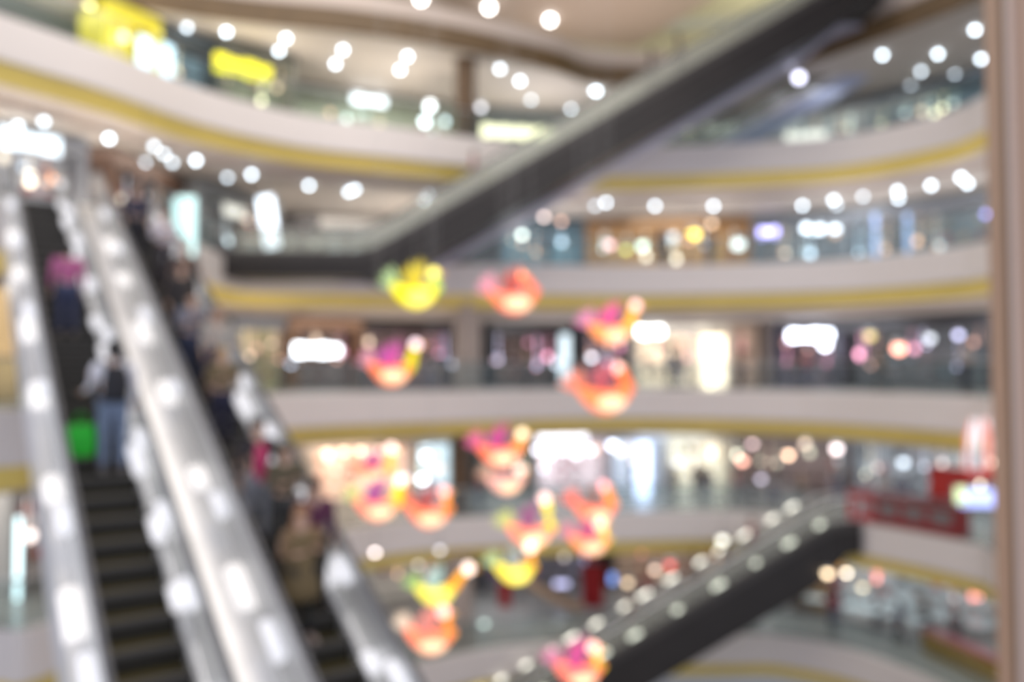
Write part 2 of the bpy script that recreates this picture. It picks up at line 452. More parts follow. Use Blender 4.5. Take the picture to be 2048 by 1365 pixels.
BYL = {'A2': 'above the topmost white balcony', 'A': 'above the second balcony from the top', 'B': 'above the middle balcony', 'C': 'above the lower balcony', 'D': 'above the lowest floor', 'roof': 'in the roof ceiling'}
ORDN = ['first', 'second', 'third', 'fourth', 'fifth', 'sixth', 'seventh', 'eighth', 'ninth', 'tenth', 'eleventh', 'twelfth', 'thirteenth', 'fourteenth', 'fifteenth', 'sixteenth', 'seventeenth', 'eighteenth',
        'nineteenth', 'twentieth', 'twenty-first', 'twenty-second', 'twenty-third', 'twenty-fourth']
def light_row(pts, k, what, **kw):
    for i, (x, y) in enumerate(sorted(pts)):
        downlight(x, y, k, label=what + ', ' + ORDN[i] + ' from the left', **kw)
light_row(((453, 53), (572, 77), (558, 102), (686, 100), (671, 128), (815, 113), (800, 140), (1000, 138), (1040, 162), (1194, 163), (1189, 176), (1765, 110), (1876, 108), (1950, 60), (1962, 118)), 'A2', 'bright round ceiling light above the topmost white balcony')
light_row(((1062, 200), (1142, 218), (438, 117), (490, 137), (228, 66), (268, 40), (375, -2), (619, 213), (690, 197), (762, 205), (1842, 143), (1910, 150), (1822, 173), (1885, 186), (1823, 225),
             (1570, 218), (1638, 216), (1430, 250), (1500, 253), (1703, 227), (1425, 270), (1473, 289), (220, 20), (175, 55)), 'A2', 'dimmer round ceiling light deeper above the topmost white balcony', s=6.5, group='dimmer round ceiling lights above the topmost white balcony')
light_row(((218, 277), (166, 287), (392, 321), (503, 349), (618, 371), (710, 379), (698, 384), (858, 390), (848, 400), (1212, 405), (1310, 412), (1427, 412), (1605, 411), (1667, 400), (1795, 382), (1797, 397), (1862, 371), (1922, 355), (1935, 367)), 'A', 'bright round ceiling light above the second balcony from the top', s=9.5)
light_row(((88, 243), (36, 252), (308, 284), (328, 308), (345, 325), (290, 325), (455, 355), (1190, 412), (1673, 410), (1726, 393), (1883, 410), (1815, 420), (1758, 414)), 'A', 'dimmer round ceiling light above the second balcony from the top', s=5.0, group='dimmer round ceiling lights above the second balcony')
for x, y in ((842, -2), (978, 15), (1100, 40)):
    downlight(x, y, 'roof', (1, .98, .95), 11, .19, group='three large lamps in the roof ceiling',
              label={842: 'large warm white roof lamp cut by the top edge', 978: 'large warm white roof lamp between two others', 1100: 'large warm white roof lamp, lowest of the three'}[x])
# ---------------------------------------------------------------- shops on the walkways
SHOPS = []
PALS = {'A': [(1, .95, .6), (.8, .95, .9), (.95, 1, .8), (1, .75, .5)], 'B': [(.6, .75, .9), (.9, .8, .65), (.9, .5, .3), (.7, .85, .9)],
        'C': [(.9, .5, .4), (.8, .6, .45), (.6, .6, .85), (.8, .35, .5)], 'D': [(1, .7, .55), (1, .85, .8), (.8, .85, 1), (.9, .9, .7)], 'E': [(.9, .55, .3), (.6, .6, .9), (.8, .75, .7), (.85, .3, .25)]}
def shop(k, x0, x1, wall, glow, sign=None, label='', frame=(.25, .24, .24), fr_back=None, shelves=3, door=True, h=None, gstr=1.0, goods=None):
    """a shop front standing against the back wall: frame, lit display, shelves of goods, glass, sign"""
    back = BACK[k] - .1 if fr_back is None else fr_back
    SHOPS.append((k, x0, x1, back))
    pa, _ = edge_at(k, x0, back); pb, _ = edge_at(k, x1, back)
    d = pb - pa; wdt = d.length; ang = math.atan2(d.y, d.x)
    H = h or (LV[up[k]] - LV[k] - 2.05 if k != 'A' else 3.4)
    t = thing('shop_front', label, 'shop', (pa.x, pa.y, LV[k]), ang)
    wm = mat('shopwall_%d_%d_%d' % tuple(int(c * 255) for c in wall), wall, .5, noise=.1)
    dep = 1.4
    mb = MB()
    mb.box((.12, -dep / 2, H / 2), (.24, dep, H)); mb.build('side_wall', wm, t)
    MB().box((wdt - .12, -dep / 2, H / 2), (.24, dep, H)).build('side_wall', wm, t)
    MB().box((wdt / 2, -dep / 2, H - .25), (wdt - .48, dep, .5)).build('header', wm, t)
    gm = mat('shopglow_%d_%d_%d_%d' % (*[int(c * 255) for c in glow], int(gstr * 100)), tuple(min(1, c) for c in glow), .6, emit=gstr, ecol=glow, noise=0)
    MB().box((wdt / 2, -.1, (H - .5) / 2 + .02), (wdt - .48, .08, H - .55)).build('lit_display', gm, t)
    rnd = random.Random(int(x0) + len(label))
    if shelves:
        for q in range(shelves):
            zz = .5 + q * (H - 1.0) / max(shelves, 1)
            sh = MB().box((wdt / 2, -.3, zz), (wdt - .6, .3, .05)).build('shelf', wm, t)
            cols = goods or [(.3, .25, .22), (.5, .42, .34), (.12, .11, .12), (.45, .2, .2), (.6, .58, .55)]
            n = max(2, int(wdt / .75))
            for j in range(n):
                if rnd.random() < .3: continue
                c = cols[rnd.randrange(len(cols))]
                gmat = mat('goods_%d_%d_%d' % tuple(int(v * 255) for v in c), c, .6)
                mb = MB(); xx = .5 + (wdt - 1.0) * (j + .5) / n; hh = rnd.uniform(.2, .42); ww = rnd.uniform(.16, .3)
                mb.lathe([(ww * .5, 0), (ww, .04), (ww * .9, hh * .6), (ww * .4, hh * .8), (ww * .42, hh)], (xx, -.32, zz + .03), 8)
                mb.build('display_item', gmat, sh)
    if gstr < 1.5:      # small display lamps standing about the shop
        base = PALS[k]
        for j in range(int(wdt / .8) + 1):
            c = base[rnd.randrange(len(base))]; rr = rnd.choice((.07, .09, .13))
            xx = rnd.uniform(.4, wdt - .4); zz = rnd.uniform(.9, H - .8)
            mb = MB(); mb.ell((xx, -dep * rnd.uniform(.3, .8), zz), (rr, rr, rr * 1.2), 10, 6)
            mb.tube([(xx, -dep * .5, H - .4), (xx, -dep * .5, zz)], .01, 5)
            mb.build('display_lamp', lamp_mat(c, rnd.choice((1.5, 2.5, 4.0))), t, True)
    if sign:
        sx0, sx1, sh_, sz, scol, sstr = sign; sx0 += 13; sx1 -= 13; sh_ *= .6; sstr *= 1.15   # columns, height, centre height, colour, strength
        u0 = (Vector(((sx0 - 1024) / F, 1)));
        def loc_u(x):
            q, _ = edge_at(k, x, back - dep); return (q - pa).dot(d.normalized())
        a, b = loc_u(sx0), loc_u(sx1)
        sm = lamp_mat(scol, sstr)
        body = MB().box(((a + b) / 2, -dep - .05, sz), (b - a, .14, sh_ + .06)).build('sign', wm, t)
        mb = MB(); n = max(3, int((b - a) / .45)); pw = (b - a) / n
        for j in range(n):
            hh = sh_ * (1 if j % 2 == 0 else .8)
            mb.box((a + (j + .5) * pw, -dep - .14, sz), (pw * .92, .06, hh))
        mb.build('lettering', sm, body)
    return t

# storey A (top white balcony), left then right
shop('A', -80, 140, (.14, .16, .17), (.25, .32, .36), (-20, 60, .9, 2.2, (.6, .75, 1), 1.0), 'dim grey shop above the left end of the topmost balcony', gstr=.4)
shop('A', 145, 262, (.78, .70, .06), (.95, .86, .12), None, 'bright yellow shop front at the upper left', gstr=.55, fr_back=5.0, goods=[(.8, .75, .3), (.7, .7, .6)])
shop('A', 268, 405, (.10, .12, .13), (.35, .48, .55), (250, 345, 1.9, 2.0, (.62, .84, 1), 1.6), 'dark shop with a square glowing blue-white sign at the upper left', gstr=.35, fr_back=5.2)
shop('A', 410, 560, (.16, .16, .13), (.28, .30, .22), (405, 545, 1.15, 2.35, (.98, .90, .02), .95), 'dark shop with a long bright yellow sign', gstr=.3, fr_back=4.8)
shop('A', 565, 900, (.36, .37, .28), (.55, .56, .42), (685, 780, .7, 3.05, (.9, .95, 1), 3.5), 'pale green-beige shop with a glowing white sign, left of the wooden column', gstr=.45)
shop('A', 950, 1200, (.22, .24, .22), (.30, .34, .30), (948, 1118, 1.0, 2.25, (1, .93, .60), 1.5), 'grey shop with a long cream sign right of the wooden column', gstr=.3)
shop('A', 1215, 1500, (.28, .27, .20), (.40, .40, .35), (1400, 1490, .8, 2.4, (.95, .95, .85), 1.0), 'dull shop behind the long dark escalator', gstr=.4)
shop('A', 1510, 1760, (.26, .27, .27), (.42, .42, .42), (1562, 1672, .8, 1.75, (1, .97, .85), 1.0), 'grey shop with a pale cream sign on the upper right', gstr=.35)
shop('A', 1765, 2040, (.18, .22, .25), (.20, .27, .32), None, 'blue-grey shop beneath the cluster of lights on the upper right', gstr=.3)
# storey B
shop('B', -60, 135, (.30, .31, .34), (.5, .5, .52), (-30, 128, .9, 2.5, (.80, .92, 1), 1.7), 'shop with a long white sign above the escalator top at the left edge', gstr=.4, fr_back=5)
shop('B', 140, 330, (.16, .09, .06), (.20, .13, .10), None, 'brown shop behind the top of the silver escalators', gstr=.4, fr_back=5)
shop('B', 335, 505, (.25, .26, .26), (.22, .23, .23), (390, 445, .7, 2.0, (.8, .8, .72), .8), 'dark shop right of the cyan column sign', gstr=.4, fr_back=4)
shop('B', 510, 640, (.12, .11, .11), (.16, .14, .14), None, 'dark shop behind the slanted white banner', gstr=.3)
shop('B', 645, 905, (.55, .52, .49), (.75, .80, .85), (650, 760, 1.1, 1.15, (.75, .88, 1), 1.3), 'bright white shop left of the long dark escalator', gstr=.55, goods=[(.7, .72, .75), (.5, .5, .5)])
shop('B', 1000, 1165, (.10, .15, .18), (.20, .35, .42), None, 'teal shop just right of the escalator foot', gstr=.4)
shop('B', 1168, 1500, (.36, .20, .09), (.48, .28, .12), (1316, 1364, .55, 1.95, (.75, .9, 1), 1.8), 'warm wood-coloured shop on the second balcony', gstr=.55, goods=[(.7, .5, .1), (.2, .15, .1), (.6, .55, .4), (.35, .1, .08)])
shop('B', 1505, 1700, (.22, .24, .26), (.26, .28, .30), (1508, 1572, .72, 2.1, (.5, .47, 1), 3.4), 'grey shop with a violet glowing sign', gstr=.35)
shop('B', 1705, 2020, (.24, .25, .27), (.26, .30, .33), None, 'blue-grey shop at the right end of the second balcony', gstr=.35)
# storey C
shop('C', -60, 110, (.45, .32, .16), (.85, .55, .25), None, 'orange lit shop at the left edge behind the silver escalator', gstr=.7, fr_back=4.5)
shop('C', 440, 562, (.30, .31, .34), (.5, .44, .25), None, 'grey shop with a faint yellow window beside the escalator rail', gstr=.4)
shop('C', 565, 700, (.22, .12, .07), (.16, .12, .11), (572, 690, .8, 1.6, (.86, .93, 1), 4.5), 'brown shop with a brilliant white sign, left end of the middle balcony', gstr=.4, fr_back=6)
shop('C', 703, 900, (.07, .05, .05), (.16, .10, .10), None, 'dark shop with pinkish goods behind the orange lantern', gstr=.4, goods=[(.6, .35, .35), (.55, .42, .35), (.4, .15, .2)])
shop('C', 968, 1108, (.04, .035, .035), (.10, .07, .06), None, 'black shop right of the beige column', gstr=.3, goods=[(.4, .28, .22), (.3, .15, .12)])
shop('C', 1150, 1262, (.06, .06, .07), (.14, .10, .14), None, 'dark purple shop behind the middle lanterns', gstr=.4, goods=[(.3, .1, .2), (.5, .5, .6)])
shop('C', 1265, 1392, (.62, .55, .46), (.92, .78, .58), (1262, 1340, .68, 2.62, (.95, 1, 1), 6.0), 'cream lit shop under a brilliant white sign', gstr=.75, fr_back=6.4)
shop('C', 1394, 1465, (.95, .85, .7), (1, .88, .70), None, 'narrow glaring cream shop window on the middle balcony', gstr=1.9, shelves=0)
shop('C', 1468, 1520, (.60, .45, .34), (.45, .33, .26), None, 'narrow peach-coloured bay beside the stone column', gstr=.5, shelves=2)
shop('C', 1560, 1700, (.10, .10, .13), (.16, .14, .18), (1567, 1680, .72, 2.35, (.80, .86, 1), 7.0), 'dark shop with a brilliant blue-white sign, right of the stone column', gstr=.4)
shop('C', 1703, 2020, (.08, .08, .09), (.12, .13, .14), None, 'long dark shop at the right end of the middle balcony', gstr=.35, goods=[(.2, .3, .35), (.3, .3, .32), (.25, .2, .1)])
# storey D
shop('D', -60, 110, (.5, .48, .45), (.30, .26, .24), None, 'shop with red goods at the lower left edge', gstr=.4, fr_back=4.0, goods=[(.6, .12, .1), (.5, .4, .3)])
shop('D', 600, 812, (.80, .62, .48), (1, .74, .56), None, 'peach lit shop behind the left cluster of lanterns', gstr=.62, fr_back=6, goods=[(.8, .5, .4), (.8, .7, .6), (.6, .3, .25)])
shop('D', 815, 905, (.60, .68, .66), (.70, .85, .95), (828, 872, 1.0, 2.1, (.82, .93, 1), 2.2), 'pale blue lit shop window next to the peach shop', gstr=.8, fr_back=6, shelves=2)
shop('D', 950, 1060, (.12, .12, .10), (.22, .22, .18), None, 'dim green-grey shop behind the red lantern', gstr=.4, fr_back=6)
shop('D', 1062, 1205, (.70, .64, .66), (.95, .86, .90), (1062, 1185, .55, 2.65, (.92, .92, 1), 2.0), 'bright lavender-white lit shop behind the lantern cluster', gstr=.5, fr_back=6, goods=[(.6, .3, .3), (.8, .75, .75)])
shop('D', 1208, 1318, (.55, .60, .66), (.62, .70, .82), None, 'pale shop behind the tall blue light panel', gstr=.7, fr_back=6)
shop('D', 1320, 1448, (.72, .70, .58), (.90, .88, .74), None, 'cream lit clothes shop on the lower balcony', gstr=.6, fr_back=6, goods=[(.08, .08, .08), (.7, .68, .6), (.2, .22, .2)])
shop('D', 1452, 1700, (.16, .13, .13), (.26, .20, .19), None, 'brown shop with round warm lamps on the lower balcony', gstr=.4)
shop('D', 1703, 2020, (.26, .29, .31), (.36, .40, .44), None, 'grey-blue shop behind the red booth', gstr=.4)
# storey E
shop('E', 560, 870, (.30, .28, .26), (.42, .38, .33), None, 'beige shop on the lowest floor, beside the escalator rail', gstr=.4)
shop('E', 955, 1180, (.08, .08, .09), (.13, .12, .14), None, 'dark shop on the lowest floor between red banners', gstr=.35, goods=[(.4, .1, .3), (.5, .5, .6)])
shop('E', 1215, 1500, (.14, .12, .11), (.40, .28, .20), None, 'brown shop on the lowest floor behind the glowing escalator rail', gstr=.4, goods=[(.6, .4, .3), (.5, .15, .1), (.7, .6, .5)])
shop('E', 1505, 2020, (.28, .30, .30), (.40, .46, .48), None, 'wide pale shop on the lowest floor under the right balcony', gstr=.4)

# ---------------------------------------------------------------- free-standing signs, banners, panels
def lit_panel(name, label, cat, x, ytop, ybot, wpx, D, col, s, lean=0.0, frame=(.3, .3, .32)):
    a = at(x, ybot - 6, D); b = at(x + lean, ytop + 12, D); wm = max(wpx - 22, 8) / F * D; s = s * 1.2
    h = (b - a).length
    t = thing(name, label, cat, a, 0)
    if lean: t.rotation_euler = (0, math.atan2(b.x - a.x, b.z - a.z), 0)
    MB().box((0, .05, h / 2), (wm + .06, .12, h)).build('frame', mat('fr_%d' % int(frame[0] * 255), frame, .5), t)
    MB().box((0, -.03, h / 2), (wm, .06, h - .08)).build('light_box', lamp_mat(col, s), t)
    return t
bn = lit_panel('banner', 'slanted glowing white banner left of the white shop', 'banner', 546, 380, 505, 52, 29.2, (.80, .90, 1), 2.0, -16)
MB().tube([(0, 0, 2.0), (.25, 0, 3.1)], .012, 6).build('cord', rail_m, bn)
lit_panel('column_sign', 'pale cyan glowing column sign beside the top of the silver escalators', 'sign', 369, 380, 520, 66, 25.5, (.62, .90, .90), .9)
lit_panel('light_panel', 'pale blue upright light panel right of the black shop', 'sign', 1130, 655, 772, 42, 37.5, (.62, .74, .80), .9)
lit_panel('light_panel', 'tall blue-white light panel in front of the lower balcony shops', 'sign', 1286, 872, 1022, 52, 37.0, (.60, .72, 1), 1.8)
lit_panel('light_panel', 'upright blue-white light panel at the lower left edge', 'sign', 35, 1020, 1250, 30, 20.5, (.72, .93, .96), 1.9)
lit_panel('blue_post', 'upright pale blue glowing post on the second balcony, left one', 'post', 1751, 415, 525, 20, 31.5, (.42, .58, .95), 1.1)
lit_panel('blue_post', 'upright pale blue glowing post on the second balcony, right one', 'post', 1815, 415, 520, 20, 30.8, (.38, .55, .9), .8)
lit_panel('screen', 'glowing screen on the dark storey floor beside the red banner', 'screen', 1123, 1150, 1180, 50, 38, (.55, .55, .85), 1.5)
lit_panel('screen', 'small blue glowing screen right of the red banner', 'screen', 1225, 1135, 1175, 32, 37.5, (.2, .35, .85), 1.4)
def banner(label, x, y0, y1, wpx, D, col):
    a = at(x, y1, D); b = at(x, y0, D); wm = wpx / F * D; h = b.z - a.z
    t = thing('cloth_banner', label, 'banner', a)
    mb = MB(); n = 10
    r0 = []
    for zz in (0, h * .5, h):
        r0.append([Vector((-wm / 2 + wm * i / n, .05 * math.sin(i * 1.3), zz)) for i in range(n + 1)] + [Vector((wm / 2 - wm * i / n, .05 + .05 * math.sin((n - i) * 1.3), zz)) for i in range(n + 1)])
    mb.loft(r0).build('cloth', mat('ban_%d' % int(col[0] * 255), col, .7), t)
    MB().tube([(-wm / 2 - .1, .03, h + .03), (wm / 2 + .1, .03, h + .03)], .03, 8).build('rod', rail_m, t)
banner('deep red cloth banner on the lowest floor left of the glowing rail', 1186, 1128, 1215, 42, 36.5, (.36, .01, .015))
banner('narrow dark red banner under the yellow lantern', 1010, 1165, 1232, 24, 36.8, (.36, .03, .04))

# stray spot lamps in the shops
SP = [  # column, row, storey, depth, colour, strength, radius, words
 (178, 12, 'A', 27.5, (1, .95, .35), 4, .11, 'yellow-white spot lamp over the yellow shop'),
 (860, 212, 'A', 34, (.95, 1, 1), 11, .17, 'glaring white shop lamp left of the wooden column'),
 (850, 243, 'A', 34, (.85, .97, 1), 7, .16, 'bluish white shop lamp low beside the wooden column'),
 (890, 243, 'A', 34, (.75, .92, .95), 4, .12, 'pale cyan shop lamp touching the wooden column'),
 (660, 225, 'A', 35, (1, .65, .4), 2, .12, 'faint orange shop lamp under the white sign'),
 (962, 215, 'A', 35, (.8, .8, .85), 3.5, .12, 'pale shop lamp just right of the wooden column'),
 (1612, 70, 'A2', 30.2, (.95, .75, .1), 5, .10, 'amber lamp on the dark escalator side near its top'),
 (1680, 105, 'A', 33, (.80, .80, 1), 5, .18, 'violet-white lamp under the top of the dark escalator'),
 (1598, 155, 'A', 33, (.78, .78, 1), 5, .18, 'violet-white lamp under the dark escalator, the lower one'),
 (1088, 434, 'B', 36, (.95, .75, .7), 4, .12, 'pinkish shop lamp right of the dark escalator foot'),
 (1123, 443, 'B', 36, (.7, .42, .32), 3.5, .12, 'dim copper shop lamp beside the pinkish one'),
 (1044, 470, 'B', 36, (.85, 1, .92), 5, .13, 'greenish white lamp in the teal shop'),
 (985, 457, 'B', 33, (.72, .72, .95), 4, .13, 'lavender lamp below the dark escalator truss'),
 (1220, 490, 'B', 35, (1, .55, .55), 4.5, .15, 'pink round lamp in the wood-coloured shop'),
 (1285, 492, 'B', 35, (.78, 1, .85), 4.5, .17, 'mint green round lamp in the wood-coloured shop'),
 (1252, 500, 'B', 35, (.85, .85, .2), 3.0, .13, 'yellow round lamp between pink and mint lamps'),
 (1388, 470, 'B', 35, (1, .75, .08), 4.0, .22, 'large amber round lamp in the wood-coloured shop'),
 (1378, 480, 'B', 34.6, (1, .5, .35), 3.5, .12, 'small orange lamp in front of the amber one'),
 (1477, 488, 'B', 34, (.75, .85, .85), 3.5, .22, 'large pale round lamp on the second balcony'),
 (1424, 447, 'B', 35, (.85, .6, .4), 3.0, .12, 'copper round lamp below the ceiling lights'),
 (1640, 458, 'B', 34, (.75, .88, 1), 5, .15, 'bluish round lamp, middle of the lamp row under the violet sign'),
 (1612, 456, 'B', 34, (.75, .88, 1), 5, .15, 'bluish round lamp, left of the lamp row under the violet sign'),
 (1670, 459, 'B', 34, (.75, .88, 1), 5, .15, 'bluish round lamp, right of the lamp row under the violet sign'),
 (1972, 428, 'B', 29, (.35, .32, .8), 4, .11, 'violet round lamp beside the brown column'),
 (605, 465, 'B', 34, (.95, .25, .12), 2.6, .2, 'orange-red round lamp right of the slanted banner'),
 (588, 405, 'B', 36, (.8, .7, .5), 2.5, .13, 'faint tan round lamp over the orange one'),
 (630, 488, 'B', 34, (.85, .8, .72), 3, .16, 'cream round lamp beside the orange one'),
 (290, 420, 'B', 21.5, (.7, .82, .95), 3.5, .09, 'bluish lamp behind the escalator riders at the top'),
 (60, 365, 'B', 21.5, (1, .88, .7), 4, .10, 'cream lamp at the head of the left escalator'),
 (110, 355, 'B', 21.5, (1, .5, .3), 2.5, .12, 'orange lamp at the head of the left escalator'),
 (75, 780, 'C', 22.5, (.7, .78, .82), 3, .07, 'pale lamp in the orange shop'),
 (1650, 690, 'C', 37, (.85, .88, 1), 8, .19, 'brilliant round lamp hanging below the blue-white sign'),
 (1290, 670, 'C', 37, (.95, 1, 1), 7, .14, 'white round lamp at the lower edge of the brilliant sign'),
 (1798, 697, 'C', 35, (1, .42, .3), 4.5, .22, 'large salmon round lamp in the dark shop'),
 (1860, 677, 'C', 34, (.7, .75, .82), 3, .14, 'grey-white round lamp in the dark shop'),
 (1917, 670, 'C', 33, (.62, .62, .9), 4, .12, 'lavender round lamp in the dark shop'),
 (1740, 672, 'C', 35, (.7, .55, .2), 2, .18, 'dim yellow round lamp in the dark shop'),
 (1655, 625, 'C', 33, (.6, .6, .9), 1.0, .10, 'faint violet lamp over the blue-white sign'),
 (905, 727, 'C', 34, (.65, .65, .78), 3, .12, 'grey round lamp left of the beige column'),
 (992, 722, 'C', 35, (.65, .5, .62), 2, .12, 'mauve round lamp right of the beige column'),
 (582, 727, 'C', 34, (.55, .62, .8), 3, .13, 'grey-blue round lamp under the white sign'),
 (1112, 727, 'C', 36, (.72, .75, .88), 3.5, .15, 'pale lilac round lamp by the light panel'),
 (1183, 715, 'C', 35, (.85, .82, .9), 5, .13, 'white round lamp behind the middle lanterns'),
 (1420, 770, 'C', 34, (1, .85, .6), 5, .11, 'cream round lamp at the foot of the glaring window'),
 (1437, 733, 'C', 33.5, (.85, .6, .4), 3, .10, 'small copper lamp at the glaring window'),
 (1225, 890, 'D', 36, (.75, .82, 1), 6, .18, 'round lavender lamp left of the tall light panel'),
 (845, 958, 'D', 34, (.85, .95, 1), 6, .18, 'blue-white round lamp in the pale blue window'),
 (852, 912, 'D', 34, (.8, .93, 1), 5, .17, 'upper blue-white round lamp in the pale blue window'),
 (1485, 922, 'D', 36, (1, .5, .38), 4.5, .16, 'salmon round lamp in the brown shop'),
 (1505, 888, 'D', 36, (.9, .65, .65), 3.5, .13, 'pink round lamp in the brown shop'),
 (1577, 910, 'D', 36, (1, .66, .45), 6, .15, 'bright peach round lamp in the brown shop'),
 (1610, 888, 'D', 36, (.85, .65, .5), 3, .14, 'tan round lamp above the crowd'),
 (1673, 898, 'D', 35, (.95, .8, .8), 5, .17, 'pale pink round lamp above the crowd'),
 (1522, 958, 'D', 35, (.7, .65, .8), 2.5, .13, 'dim lilac round lamp in the crowd'),
 (1807, 925, 'D', 33, (.65, .75, .85), 3.5, .15, 'blue-grey round lamp above the red booth'),
 (750, 1105, 'D', 28, (1, .86, .82), 7, .09, 'pinkish round lamp hanging in front of the lower balcony'),
 (880, 1100, 'D', 29, (.75, .72, .75), 3, .10, 'faint grey round lamp hanging in front of the lower balcony'),
 (1445, 1080, 'D', 30, (.95, .93, .8), 3, .15, 'cream round lamp at the gold band above the escalator'),
 (1372, 835, 'C', 33, (.98, .98, .85), .0, .15, ''),
 (1693, 1146, 'D', 30, (1, .85, .65), 7, .10, 'warm round lamp under the right balcony, the right one'),
 (1655, 1147, 'D', 30, (1, .78, .5), 5, .13, 'warm round lamp under the right balcony, the left one'),
 (1725, 1175, 'D', 34, (.95, .85, .6), 2.5, .13, 'dim cream round lamp under the right balcony'),
 (968, 1247, 'D', 32, (.6, .68, .62), 3, .13, 'grey-green round lamp over the lowest floor'),
 (1255, 1165, 'D', 36, (.8, .6, .4), 3, .16, 'tan round lamp beside the blue screen'),
 (1310, 1140, 'D', 36, (.9, .65, .5), 3, .15, 'peach round lamp behind the glowing rail'),
 (1340, 1130, 'D', 37, (.7, .12, .1), 3, .18, 'red round lamp behind the glowing rail'),
]
for x, y, k, D, col, s, r, lab in SP:
    if s > 0:
        for kk, xa, xb, bk_ in SHOPS:
            if kk == k and xa - 5 <= x <= xb + 5:
                pm, _ = edge_at(k, x, bk_ - 1.9); D = min(D, pm.y)
        downlight(x, y, k, col, s, r, D=D, label=lab, name='round_lamp', cat='lamp', group='round coloured lamps of the shops')
for i, x in enumerate(range(620, 800, 34)):
    downlight(x, 905 - i, 'D', (1, .74, .52), 4.0, .14, D=34, label='warm peach lamp in the row over the peach shop, ' + ORDN[i] + ' from the left', name='round_lamp', cat='lamp', group='row of peach lamps over the peach shop')
for i, x in enumerate(range(1075, 1200, 26)):
    downlight(x, 900 + (i % 2) * 8, 'D', (.92, .9, 1), 4.5, .15, D=35, label='lavender-white lamp over the lavender shop, ' + ORDN[i] + ' from the left', name='round_lamp', cat='lamp', group='row of white lamps over the lavender shop')

# ---------------------------------------------------------------- hanging lanterns
red = (1, .16, .07); org = (1, .36, .05); yl = (1, .80, .0); pk = (1, .35, .45); mg = (.65, .08, .35); gr = (.35, .62, .12); crm = (1, .72, .45); pur = (.30, .12, .40); pch = (1, .48, .30)
LANT = [ # body column, row, width px, body, tail, wing, neck, head, head offset (px), words
 (832, 585, 92, (.95, .85, .0), (.45, .62, .30), (.75, .60, .05), (.45, .75, .08), (.95, .85, .15), (36, -38), 'glowing yellow bird-shaped hanging lantern with a pale green tail, the highest one', 21),
 (1028, 597, 92, (1, .22, .12), (.85, .35, .45), (.55, .12, .10), (1, .16, .06), (1, .36, .18), (10, -46), 'glowing red hanging lantern with orange head right of the yellow one, against the white balcony', 21),
 (1222, 662, 84, (1, .35, .10), (.80, .30, .50), (.85, .12, .35), (1, .45, .02), (.95, .55, .55), (50, -50), 'orange and magenta hanging lantern left of the brilliant white sign', 22),
 (783, 742, 86, (1, .22, .08), (.75, .35, .45), (.60, .10, .40), (.75, .62, .0), (.95, .72, .80), (50, -52), 'orange-red hanging lantern with pale pink head left of the beige column', 22.4),
 (1210, 792, 104, (1, .24, .08), (.95, .30, .20), (.55, .12, .15), (1, .20, .05), (1, .58, .52), (24, -56), 'largest orange-red hanging lantern in front of the middle balcony', 20),
 (1000, 905, 84, (1, .20, .10), (.75, .15, .32), (.60, .08, .30), (1, .35, .05), (.95, .75, .50), (44, -36), 'red hanging lantern with magenta tail, overlapping the gold band', 22),
 (750, 945, 70, (1, .28, .14), (.9, .4, .25), (.55, .10, .30), (1, .45, .0), (1, .74, .66), (34, -48), 'upper red hanging lantern in front of the peach shop', 22),
 (755, 1012, 84, (1, .26, .16), (.70, .75, .30), (.45, .10, .35), (1, .70, .0), (1, .80, .70), (46, -50), 'lower red hanging lantern with yellow neck in front of the peach shop', 21),
 (858, 1026, 86, (1, .22, .10), (1, .25, .12), (.45, .12, .12), (1, .34, .0), (1, .45, .42), (32, -42), 'orange-red hanging lantern before the pale blue window', 23.2),
 (1062, 1065, 88, (1, .26, .14), (.65, .68, .25), (.35, .12, .25), (.95, .80, .0), (1, .66, .60), (27, -66), 'red hanging lantern with yellow neck at the centre of the lower cluster', 20.5),
 (1190, 1020, 80, (1, .20, .10), (1, .24, .18), (.30, .20, .18), (1, .30, .02), (1, .42, .45), (16, -46), 'red hanging lantern above another, right side of the lower cluster', 21.5),
 (1180, 1085, 74, (1, .30, .14), (.70, .25, .35), (.65, .10, .25), (1, .72, .0), (1, .60, .40), (20, -36), 'orange hanging lantern with yellow neck directly under a red one', 20.5),
 (1030, 1142, 76, (.95, .80, .08), (.50, .65, .35), (.35, .40, .38), (1, .42, .02), (.90, .75, .62), (30, -46), 'yellow hanging lantern with orange neck below the lower cluster', 20),
 (872, 1185, 76, (.92, .82, .10), (.40, .62, .20), (.45, .65, .60), (1, .40, .0), (1, .80, .70), (64, -44), 'yellow-green hanging lantern with orange neck beside the escalator rail', 20),
 (860, 1275, 92, (1, .24, .12), (.90, .72, .55), (.80, .30, .25), (1, .34, .0), (.95, .45, .40), (28, -50), 'orange-red hanging lantern low beside the right silver escalator', 18.2),
 (1158, 1342, 90, (1, .20, .14), (.70, .25, .40), (.70, .10, .32), (1, .60, .0), (1, .50, .42), (28, -46), 'red and magenta hanging lantern cut off by the bottom edge', 19),
 (1012, 965, 70, (.85, .45, .38), (.6, .4, .3), (.5, .3, .3), (.8, .45, .3), (.8, .6, .5), (30, -24), 'faded pink hanging lantern under the red and magenta one', 24),
]
wire_m = mat('wire', (.5, .5, .5), .5)
